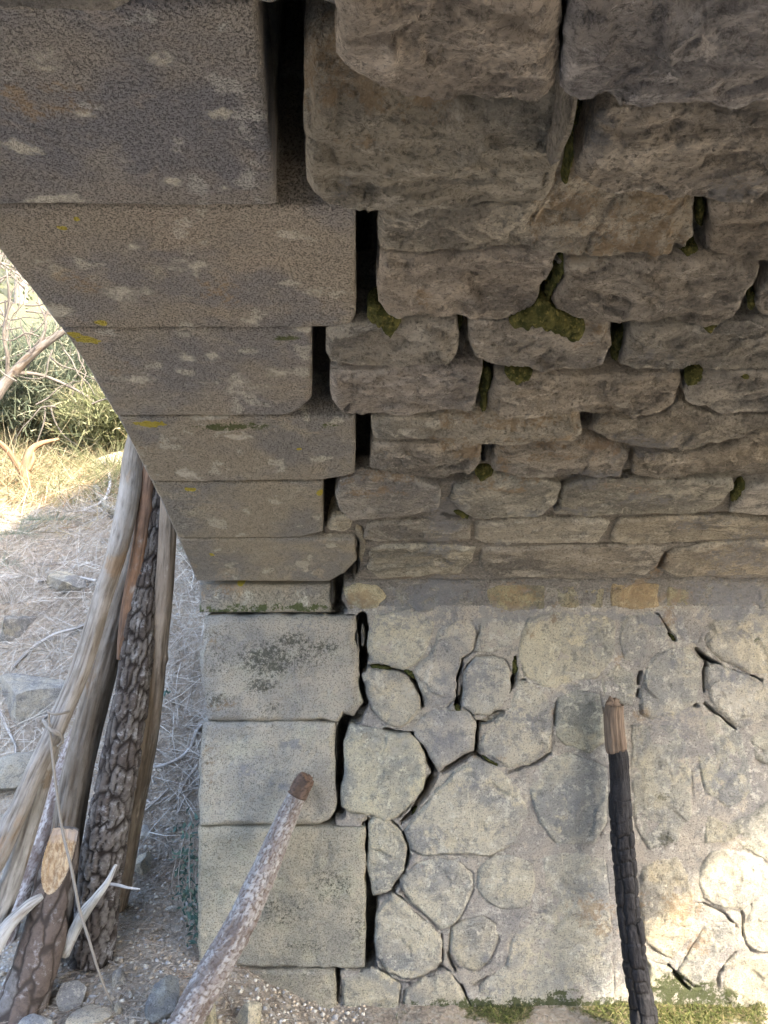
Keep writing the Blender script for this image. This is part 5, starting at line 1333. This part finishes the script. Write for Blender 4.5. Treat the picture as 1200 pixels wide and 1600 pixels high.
# ------------------------------------------------------------------ needles, dry grass, shrubs
def blades(nm, roots, dirs, L, W, droop, mat, seed=1, parent=None, seg=3, curl=.3):
    """thin bent strips; roots (n,3), dirs (n,3) unit, L,W (n,)"""
    rng = np.random.RandomState(seed)
    n = len(roots)
    side = np.cross(dirs, rng.normal(size=(n, 3))); side /= np.linalg.norm(side, axis=1)[:, None] + 1e-9
    bend = rng.normal(size=(n, 3)) * curl
    pts = []
    for k in range(seg + 1):
        t = k / seg
        c = roots + dirs * (L * t)[:, None] + (bend * (L * t * t)[:, None]) + np.array([0, 0, -1.0]) * (droop * L * t * t)[:, None]
        w_ = (W * (1 - .75 * t))[:, None] * .5
        pts += [c - side * w_, c + side * w_]
    V = np.stack(pts, 1)
    Fq = []
    for k in range(seg): Fq.append([2 * k, 2 * k + 1, 2 * k + 3, 2 * k + 2])
    Fq = (np.array(Fq)[None] + (2 * (seg + 1)) * np.arange(n)[:, None, None]).reshape(-1, 4)
    lc = np.repeat(rng.rand(n), 2 * (seg + 1))
    return make_mesh(nm, V.reshape(-1, 3), Fq, mat, parent, attrs={'rnd': ('FLOAT', lc)})
def leafy(name, c1, c2, c3=None, trans=.25, rough=.7):
    m = M(name, rough, .25)
    r = m.attr('rnd')
    c = m.mix(m.step(r, .2, .8), c1, c2)
    if c3: c = m.mix(m.step(r, .82, .86), c, c3)
    m.col(c)
    if trans:
        tr = m.n('ShaderNodeBsdfTranslucent'); m.put(tr.inputs[0], c)
        mx = m.n('ShaderNodeMixShader'); mx.inputs[0].default_value = trans
        out = m.nt.nodes['Material Output']
        m.L(m.b.outputs[0], mx.inputs[1]); m.L(tr.outputs[0], mx.inputs[2]); m.L(mx.outputs[0], out.inputs[0])
    return m.m
NEED = leafy('dead_needles', (.27, .22, .17), (.44, .39, .32), (.17, .12, .08), 0)
DRY = leafy('grey_dry_stems', (.38, .36, .32), (.56, .53, .47), (.24, .2, .16), 0)
STRAW = leafy('straw', (.33, .27, .155), (.42, .37, .25), (.28, .17, .09), .15)
GRASS = leafy('green_grass', (.14, .155, .075), (.22, .225, .12), (.32, .29, .18), .3)
SHRUB = leafy('shrub_green', (.10, .125, .085), (.18, .195, .13), (.28, .27, .19), .3)
GREYG = leafy('grey_green_herb', (.16, .20, .15), (.25, .28, .20), (.33, .31, .25), .2)
LEAFY = leafy('leaf_yellow_green', (.17, .19, .065), (.27, .275, .10), (.36, .33, .15), .5)
LEAFD = leafy('leaf_green', (.09, .11, .055), (.16, .18, .095), (.26, .26, .15), .45)
LEAFB = leafy('leaf_small_blue_green', (.07, .13, .11), (.14, .22, .18), (.22, .30, .22), .25)

rng = np.random.RandomState(9)
def litter(nm, n, sampler, lmin, lmax, w_, mat, lift=.25, seed=2, zoff=.002):
    r = np.random.RandomState(seed)
    xy = sampler(r, n); n = len(xy)
    z = ground(xy[:, 0], xy[:, 1]) + zoff + r.rand(n) * .006
    a = r.rand(n) * 6.28
    gx_ = (ground(xy[:, 0] + .02, xy[:, 1]) - ground(xy[:, 0] - .02, xy[:, 1])) / .04
    gy_ = (ground(xy[:, 0], xy[:, 1] + .02) - ground(xy[:, 0], xy[:, 1] - .02)) / .04
    d = np.stack([np.cos(a), np.sin(a), np.cos(a) * gx_ + np.sin(a) * gy_ + lift * r.rand(n)], 1); d /= np.linalg.norm(d, axis=1)[:, None]
    L = r.uniform(lmin, lmax, n)
    return blades(nm, np.stack([xy[:, 0], xy[:, 1], z], 1), d, L, np.full(n, w_), np.full(n, .05), mat, seed, curl=.15, seg=2)
o = litter('needle_litter', 15000, union((area(-.95, -.5, 2.5, 3.6), .35), (area(-.95, -.35, 1.9, 2.6), .15), (area(-2.0, -.55, 2.6, 4.2), .5)), .03, .085, .0016, NEED, .25, 4)
tag(o, kind='stuff')
o = litter('dry_stems', 5500, union((area(-2.4, -.6, 2.9, 4.4), .85), (area(-1.0, -.5, 2.7, 4.2), .15)), .08, .28, .0028, DRY, .35, 6)
tag(o, kind='stuff')
o = litter('straw_litter', 9000, area(-4.2, -1.2, 4.2, 7.5), .10, .30, .0045, STRAW, .6, 8)
tag(o, kind='stuff')
o = litter('green_grass', 8000, union((area(-3.6, -1.2, 4.5, 5.6), .3), (area(-4.6, -1.2, 5.4, 8.0), .7)), .08, .26, .005, GRASS, 1.6, 18)
tag(o, kind='stuff')

o = litter('moss_growth', 9000, (lambda r, n: (lambda q: q[fbm(q[:, 0] * 6, q[:, 1] * 6, 51, 3) + 1.2 * (q[:, 1] - 2.15) / .1 * .3 + .15 * r.randn(len(q)) > .0])(area(-.1, 1.08, 2.02, 2.19)(r, n))), .006, .020, .0022, leafy('moss_blades', (.08, .10, .03), (.17, .19, .06), (.26, .23, .11), .2), 1.6, 28)
tag(o, kind='stuff')
def tuft(px, py, n, L, W, mat, nm, lb, cat, grp, seed, spread=.05, open_=.6, droop=.5, gp=None):
    g_ = gp if gp is not None else ghit(px, py)
    r = np.random.RandomState(seed)
    a = r.rand(n) * 6.28; q = r.rand(n) ** .6 * open_
    d = np.stack([np.cos(a) * q, np.sin(a) * q, 1 - .5 * q], 1); d /= np.linalg.norm(d, axis=1)[:, None]
    rt = g_ + np.stack([np.cos(a) * q * spread, np.sin(a) * q * spread, np.zeros(n)], 1)
    o = blades(nm, rt - g_, d, L * r.uniform(.5, 1.1, n), np.full(n, W), np.full(n, droop) * r.rand(n), mat, seed)
    o.location = tuple(g_)
    tag(o, lb, cat, grp)
    return o
TG = [(20,940,260,.17,.0026,DRY,'grey dry grass tuft hanging over the bank at the left edge beside the bedrock lump'),
      (60,900,320,.16,.0026,DRY,'largest bleached grass tuft, halfway up the shaded bank'),
      (95,1010,140,.13,.0024,DRY,'wispy pale grass tuft just above the large blue-grey slab'),
      (128,800,240,.16,.0026,DRY,'grey grass tuft at the lip of the bank below the straw patch'),
      (20,835,260,.14,.0030,GREYG,'grey-green herb clump at the lip of the bank, left edge'),
      (85,815,260,.10,.0030,GREYG,'low grey-green herb clump below the forked stump'),
      (170,800,140,.14,.0026,DRY,'bleached grass tuft touching the crooked pale pole'),
      (45,1130,90,.12,.0024,DRY,'thin dry grass wisps below the large blue-grey slab'),
      (285,860,70,.10,.0028,GREYG,'small green herb seen through the gap between brown post and bridge'),
      (8,880,150,.12,.0035,GREYG,'sage-green clump at the left edge under the lip of the bank'),
      (50,1010,120,.16,.0022,DRY,'drooping dry grass over the top edge of the blue-grey slab')]
for i, (x, y, n, L, W, mt, lb) in enumerate(TG):
    tuft(x, y, n, L, W, mt, 'grass_tuft' if mt is DRY else 'herb_clump', lb, 'grass' if mt is DRY else 'herb', 'tufts on the shaded bank', 300 + i, spread=.10, open_=1.3, droop=1.1)

# sunlit straw tufts on top of the bank
r = np.random.RandomState(21)
ST = []
for i in range(26):
    x = r.uniform(-3.6, -1.5); y = r.uniform(4.6, 7.2)
    ST.append((x, y))
for i, (x, y) in enumerate(ST):
    g_ = np.array([x, y, float(ground(x, y))])
    px_ = int(600 + x / y * F)
    o = tuft(0, 0, 110, .30, .005, STRAW if i % 3 else GRASS, 'straw_tuft', 'sunlit tuft of straw-coloured grass on top of the bank', 'grass', 'sunlit grass tufts on top of the bank', 400 + i, spread=.12, open_=.9, droop=.8, gp=g_)
    o['label'] = ('green and gold' if i % 3 == 0 else 'straw-coloured') + ' sunlit grass tuft on top of the bank behind the forked stump'

# shrubs
def shrub(px, depth, w_, h_, n, mat, lb, seed, nm='green_shrub'):
    x = (px - 600) / F * depth
    g_ = np.array([x, depth, float(ground(x, depth))])
    T = thing(nm, lb, 'shrub', tuple(float(q) for q in g_), 'green shrubs behind the stump')
    r = np.random.RandomState(seed)
    V = []; Fq = []
    S_ = []
    for k in range(14):
        a = r.rand() * 6.28; q = r.rand() ** .5
        tip = g_ + np.array([math.cos(a) * q * w_, math.sin(a) * q * w_, h_ * (1 - .45 * q * q) * r.uniform(.8, 1.05)])
        mid = g_ + (tip - g_) * .5 + np.array([0, 0, .08 * h_])
        v, f_, *_ = tube([np.append(g_, .010), np.append(mid, .006), np.append(tip, .002)], 6, .1, None, 1, False)
        Fq.append(f_ + len(np.vstack(V)) if V else f_); V.append(v)
        S_.append((mid, tip))
    make_mesh('stems', np.vstack(V), np.vstack(Fq), BROWNW, T)
    m_ = n // 14
    rt = []; dr = []
    for mid, tip in S_:
        t = r.rand(m_, 1)
        p_ = mid + (tip - mid) * t + r.normal(size=(m_, 3)) * .11 * w_ / .5
        rt.append(p_); d = r.normal(size=(m_, 3)) * .7 + np.array([0, 0, .8]) + (tip - mid) * .8
        dr.append(d / np.linalg.norm(d, axis=1)[:, None])
    rt = np.vstack(rt); dr = np.vstack(dr)
    blades('foliage', rt, dr, r.uniform(.06, .18, len(rt)), np.full(len(rt), .012), np.full(len(rt), .2), mat, seed, T, seg=2)
    return T
shrub(20, 6.1, .45, .80, 11000, SHRUB, 'bushy blue-green shrub at the left edge above the forked stump', 61)
shrub(105, 6.5, .50, .85, 11000, SHRUB, 'broad mid-green shrub between the stump and the bridge edge', 62)
shrub(160, 5.9, .32, .50, 9000, GRASS, 'lighter yellow-green shrub beside the pale boulder', 63)
shrub(205, 6.8, .5, .9, 11000, SHRUB, 'shrub partly hidden behind the bridge edge', 64)
shrub(-70, 6.3, .5, .9, 11000, SHRUB, 'shrub just outside the left edge of the view', 65)

# forked stump
g_ = ghit(42, 765); d0 = float(g_[1])
ORW = wood('sunlit_dead_wood', ((.30, .18, .10), (.20, .12, .07), (.38, .27, .17)))
T_ = thing('forked_stump', 'small forked dead orange-brown stump in the sunlit grass', 'stump', tuple(float(q) for q in g_))
add_tube('trunk', [(42,775,d0,9),(42,755,d0,8),(40,735,d0,6.5),(43,715,d0+.02,5.5),(52,700,d0+.05,5),(68,692,d0+.08,4),(92,686,d0+.1,2)], ORW, T_, 16, .01, d_bare, 7)
add_tube('limb', [(40,745,d0,6),(26,724,d0-.03,5),(12,704,d0-.06,4.5),(-6,688,d0-.1,3.5),(-30,676,d0-.15,2)], ORW, T_, 14, .01, d_bare, 8)
add_tube('limb', [(44,735,d0,4),(52,716,d0+.03,3),(50,700,d0+.05,2)], ORW, T_, 10, .01, d_bare, 9)

# roots and twigs on the bank
def ground_run(nm, pts, r_, mat, lb, cat, seed, lift=.004, tint=None):
    Q = []
    for (x, y) in pts:
        q = ghit(x, y); Q.append(np.append(q + np.array([0, 0, lift]), r_ / F * q[1]))
    V, Fq, LC, a1, a2, cf = tube(Q, 10, .01, d_bare, seed)
    b = tuple(float(v) for v in Q[0][:3])
    o = make_mesh(nm, V, Fq, mat, None, base=b, attrs={'lc': ('FLOAT_VECTOR', LC), 'a1': ('FLOAT', a1), 'a2': ('FLOAT', a2)})
    if tint: o.color = tuple(tint) + (1,)
    tag(o, lb, cat)
ground_run('root', [(226,1204),(245,1204),(266,1198),(284,1188),(298,1172),(306,1152),(314,1138)], 2.6, GREYW, 'pale root curving across the bank to the bridge edge', 'root', 5, .012)
ground_run('root', [(282,1244),(290,1226),(300,1212),(309,1200)], 2.2, BARE, 'short dark root under the curving pale root', 'root', 6, .01)
ground_run('twig', [(60,916),(90,912),(120,908),(150,914)], 2.0, GREYW, 'dry grey twig lying along the rock ledge', 'twig', 8, .02)
ground_run('root', [(20,1050),(50,1020),(85,1000),(130,985),(160,960)], 2.2, GREYW, 'grey root crossing above the blue-grey slab', 'root', 9, .02)
ground_run('root', [(130,805),(150,800),(166,785),(172,762),(170,745)], 2.4, GREYW, 'thin bent root arching at the lip of the bank beside the pale pole', 'root', 10, .03)
ground_run('twig', [(150,770),(160,790),(172,806),(182,812)], 5, BARE, 'stubby mossy stick on the bank beside the pale pole', 'stick', 12, .03, (.6, .6, .5))
ground_run('twig', [(0,1120),(12,1150),(24,1175),(22,1200)], 2, GREYW, 'thin bleached twig at the left edge behind the grey pole', 'twig', 13, .02)
ground_run('twig', [(236,1182),(225,1240),(240,1262),(262,1250)], 1.4, BARE, 'fine dark twig left of the short dark root', 'twig', 14, .01)
ground_run('twig', [(212,1282),(235,1265),(262,1240)], 1.6, BARE, 'fine dark twig above the flat whitish stone', 'twig', 15, .012)
for i, (a, b, cc) in enumerate([((300,1240),(278,1275),'left of the creeping plant'), ((265,1355),(300,1340),'below the creeping plant leaves'), ((120,1500),(180,1512),'at the foot of the black-barked log')]):
    ground_run('twig', [a, ((a[0] + b[0]) / 2, (a[1] + b[1]) / 2 - 5), b], 1.3, BARE, 'thin brown twig ' + cc, 'twig', 20 + i, .01)

# creeping plant beside the quoins
def leaf_cloud(nm, pts, size, mat, seed, parent=None, aspect=.45, up=.3):
    r = np.random.RandomState(seed); n = len(pts)
    d = r.normal(size=(n, 3)); d[:, 2] += up; d /= np.linalg.norm(d, axis=1)[:, None]
    s_ = np.cross(d, r.normal(size=(n, 3))); s_ /= np.linalg.norm(s_, axis=1)[:, None]
    L = size * r.uniform(.6, 1.25, n)[:, None]; W = L * aspect * .5
    nn = np.cross(d, s_) * L * .12
    V = np.stack([pts, pts + d * L * .45 - s_ * W + nn, pts + d * L, pts + d * L * .45 + s_ * W + nn], 1)
    Fq = np.arange(4 * n).reshape(n, 4)
    return make_mesh(nm, V.reshape(-1, 3), Fq, mat, parent, smooth=False, attrs={'rnd': ('FLOAT', np.repeat(r.rand(n), 4))})
g_ = np.array([-.60, 2.28, float(ground(-.60, 2.28))])
T_ = thing('creeping_plant', 'small creeping plant with narrow blue-green leaves growing up beside the quoin blocks', 'plant', tuple(float(q) for q in g_))
r = np.random.RandomState(33)
L_ = []; k = 0; Vv = []; Ff = []; nn_ = 0
for (a, b_, d) in [((306,1450),(296,1290),2.27), ((300,1455),(286,1310),2.3), ((312,1470),(306,1350),2.25), ((296,1440),(300,1268),2.33), ((318,1490),(313,1425),2.24), ((290,1420),(278,1330),2.32), ((304,1470),(292,1380),2.27), ((316,1475),(309,1390),2.24)]:
    A = P(a[0], a[1], d); B = P(b_[0], b_[1], d)
    v, f_, *_ = tube([np.append(A, .0022), np.append((A + B) / 2 + r.normal(size=3) * .012, .0018), np.append(B, .001)], 6, .03, None, 1, False)
    Vv.append(v); Ff.append(f_ + nn_); nn_ += len(v)
    for q in range(40):
        L_.append(A + (B - A) * r.rand() + r.normal(size=3) * np.array([.013, .02, .01]))
make_mesh('stems', np.vstack(Vv), np.vstack(Ff), BARE, T_)
leaf_cloud('foliage', np.array(L_), .024, LEAFB, 3, T_, .42)
g2 = ghit(133, 1488); g3 = ghit(262, 1090 + 30)
for q, lb in ((g2 + np.array([0, -.03, .02]), 'tiny bright green seedling at the foot of the black-barked log'), (P(258, 1086, 3.0), 'tiny blue-green seedling on the bank right of the brown post'), (ghit(275, 1298), 'tiny green seedling near the creeping plant')):
    o = leaf_cloud('seedling', np.repeat(np.array([[0, 0, .0]]), 9, 0) + np.random.RandomState(5).normal(size=(9, 3)) * .007, .03, LEAFD if 'bright' in lb else LEAFB, 9)
    o.location = tuple(float(v) for v in q); tag(o, lb, 'seedling')

# ------------------------------------------------------------------ trees behind the bank
def tree(nm, x, y, H, lean, crown_c, crown_r, nleaf, mat, lb, seed, leaf=.05, trunk=.07, twigs=40):
    gz = float(ground(x, y)); g_ = np.array([x, y, gz])
    T = thing(nm, lb, 'tree', tuple(float(q) for q in g_), 'trees behind the bank')
    r = np.random.RandomState(seed)
    top = g_ + np.array([lean[0], lean[1], H])
    V = []; Fq = []; nv = 0
    def add(pts, nth=8, st=.12):
        nonlocal nv
        v, f_, *_ = tube(pts, nth, st, None, 1, False)
        V.append(v); Fq.append(f_ + nv); nv += len(v)
    mid = g_ + (top - g_) * .5 + np.array([r.uniform(-.25, .25), r.uniform(-.2, .2), 0])
    trunkpts = [np.append(g_ - np.array([0, 0, .2]), trunk * 1.3), np.append(g_ + (mid - g_) * .5, trunk), np.append(mid, trunk * .8), np.append(top, trunk * .3)]
    add(trunkpts, 12)
    C = resample(trunkpts, .1)
    make_mesh('trunk', np.vstack(V), np.vstack(Fq), GREYW, T, attrs={'lc': ('FLOAT_VECTOR', np.vstack(V))}).color = (.5, .46, .42, 1)
    V = []; Fq = []; nv = 0
    leafp = []
    for k in range(twigs):
        c = C[r.randint(len(C) // 3, len(C))]
        d = r.normal(size=3); d[2] = abs(d[2]) * .7; d /= np.linalg.norm(d)
        q = np.array(crown_c) + g_ + r.normal(size=3) * np.array(crown_r) * .55
        e = q if r.rand() < .85 else c[:3] + d * r.uniform(.5, 1.3)
        m1 = c[:3] * .6 + e * .4 + r.normal(size=3) * .12
        m2 = c[:3] * .25 + e * .75 + r.normal(size=3) * .12
        add([np.append(c[:3], .018), np.append(m1, .012), np.append(m2, .008), np.append(e, .003)], 5, .15)
        for j in range(6):
            s0 = m1 + (e - m1) * r.rand(); e2 = s0 + r.normal(size=3) * .28
            add([np.append(s0, .006), np.append((s0 + e2) / 2 + r.normal(size=3) * .05, .004), np.append(e2, .0015)], 4, .12)
            kk = nleaf // (twigs * 6)
            t = r.rand(kk, 1)
            leafp.append(s0 + (e2 - s0) * (.2 + .9 * t) + r.normal(size=(kk, 3)) * .07)
    make_mesh('branches', np.vstack(V), np.vstack(Fq), GREYW, T, attrs={'lc': ('FLOAT_VECTOR', np.vstack(V))}).color = (.40, .36, .33, 1)
    leaf_cloud('crown', np.vstack(leafp), leaf, mat, seed, T, .5)
    return T
tree('olive_tree', -4.3, 7.4, 3.6, (.9, .4), (.5, .2, 2.5), (1.0, 1.0, 1.0), 9000, LEAFD, 'slender tree with grey limbs nearest behind the bank, at the left edge', 501, .045, .06, 44)
tree('broadleaf_tree', -5.2, 11.0, 5.0, (.4, .3), (.3, 0, 3.6), (1.5, 1.3, 1.4), 11000, LEAFY, 'bright yellow-green tree filling the upper left gap', 502, .06, .08, 50)
tree('broadleaf_tree', -3.4, 12.5, 4.8, (.2, .3), (0, 0, 3.0), (1.5, 1.2, 1.5), 11000, LEAFD, 'mid-green tree close to the bridge edge in the gap', 503, .06, .08, 50)
tree('broadleaf_tree', -7.0, 14.0, 6.0, (.4, .3), (0, 0, 4.0), (1.9, 1.5, 1.9), 11000, LEAFY, 'taller yellow-green tree further off at the left edge', 504, .075, .10, 50)
tree('broadleaf_tree', -4.6, 17.0, 6.0, (.4, .3), (0, 0, 4.0), (2.2, 1.5, 2.2), 12000, LEAFD, 'hazy green tree furthest back behind the others', 505, .085, .10, 50)
tree('broadleaf_tree', -9.5, 8.5, 5.5, (.4, .3), (0, 0, 3.8), (1.9, 1.9, 1.7), 9000, LEAFD, 'round tree outside the left edge of the view', 506, .08, .10, 40)
tree('broadleaf_tree', -12.0, 2.0, 5.5, (.4, .3), (0, 0, 3.8), (1.9, 1.9, 1.7), 8000, LEAFD, 'round tree beside the stream far to the left, outside the view', 507, .08, .10, 40)
T_ = tree('broadleaf_tree', 11.2, -8.0, 10.5, (-.6, .6), (-1.5, 1.5, 8.2), (1.5, 1.5, 1.0), 600, LEAFD, 'tall airy tree on the sunny side of the bridge, outside the view', 508, .080, .12, 8)  # unseen tree, added to weaken the sun on the lower wall
r = np.random.RandomState(88); q = r.normal(size=(1700, 3)); q /= np.linalg.norm(q, axis=1)[:, None]; q *= r.rand(1700, 1) ** (1 / 3)
q = q * np.array([2.5, 2.5, 2.0]) + np.array([8.95, -5.8, 10.85])  # extra leaf cloud centred on the sun's path to that patch
q = q[vn(q[:, 0] * 1.3 + q[:, 2], q[:, 1] * 1.3 - q[:, 2], 4) > -.55]
leaf_cloud('crown', q - np.array(T_.location), .08, LEAFD, 89, None, .5).parent = T_
# the leaning bare limb that crosses the gap
dl = 5.6
T_ = thing('leaning_tree', 'bare leaning grey limb crossing the gap diagonally up to the bridge edge', 'tree', tuple(float(q) for q in P(-60, 690, dl)))
add_tube('trunk', [(-60,690,dl,11),(-15,628,dl,9.5),(20,585,dl,8),(55,550,dl,6.5),(100,517,dl,5),(140,492,dl,4)], GREYW, T_, 16, .03, d_bare, 17, (.40, .36, .33))
add_tube('limb', [(24,582,dl,4),(60,585,dl+.05,2.6),(100,600,dl+.1,2.2),(140,622,dl+.1,1.8),(170,650,dl+.1,1.2)], GREYW, T_, 10, .03, d_bare, 18, (.34, .30, .27))
add_tube('limb', [(10,598,dl,4),(12,560,dl-.05,3),(6,520,dl-.1,2.4),(14,470,dl-.1,1.8),(10,420,dl-.1,1.4)], GREYW, T_, 10, .03, d_bare, 19, (.34, .30, .27))
add_tube('limb', [(60,546,dl,3),(72,505,dl,2),(60,470,dl,1.5),(66,440,dl,1)], GREYW, T_, 10, .03, d_bare, 20, (.34, .30, .27))
# fine twigs netting
r = np.random.RandomState(77); V = []; Fq = []; nv = 0
for k in range(70):
    x0 = r.uniform(-30, 150); y0 = r.uniform(400, 640); d_ = dl + r.uniform(-.3, .6)
    a = r.uniform(0, 6.28); pts = []
    for j in range(5):
        pts.append(np.append(P(x0, y0, d_), (1.6 - .28 * j) / F * d_))
        a += r.normal() * .5; x0 += math.cos(a) * 22; y0 += math.sin(a) * 22
    v, f_, *_ = tube(pts, 5, .05, None, 1, False); V.append(v); Fq.append(f_ + nv); nv += len(v)
make_mesh('twigs', np.vstack(V), np.vstack(Fq), GREYW, T_, attrs={'lc': ('FLOAT_VECTOR', np.vstack(V))}).color = (.32, .29, .26, 1)

for o in COL.objects:
    if '_b' in o: del o['_b']
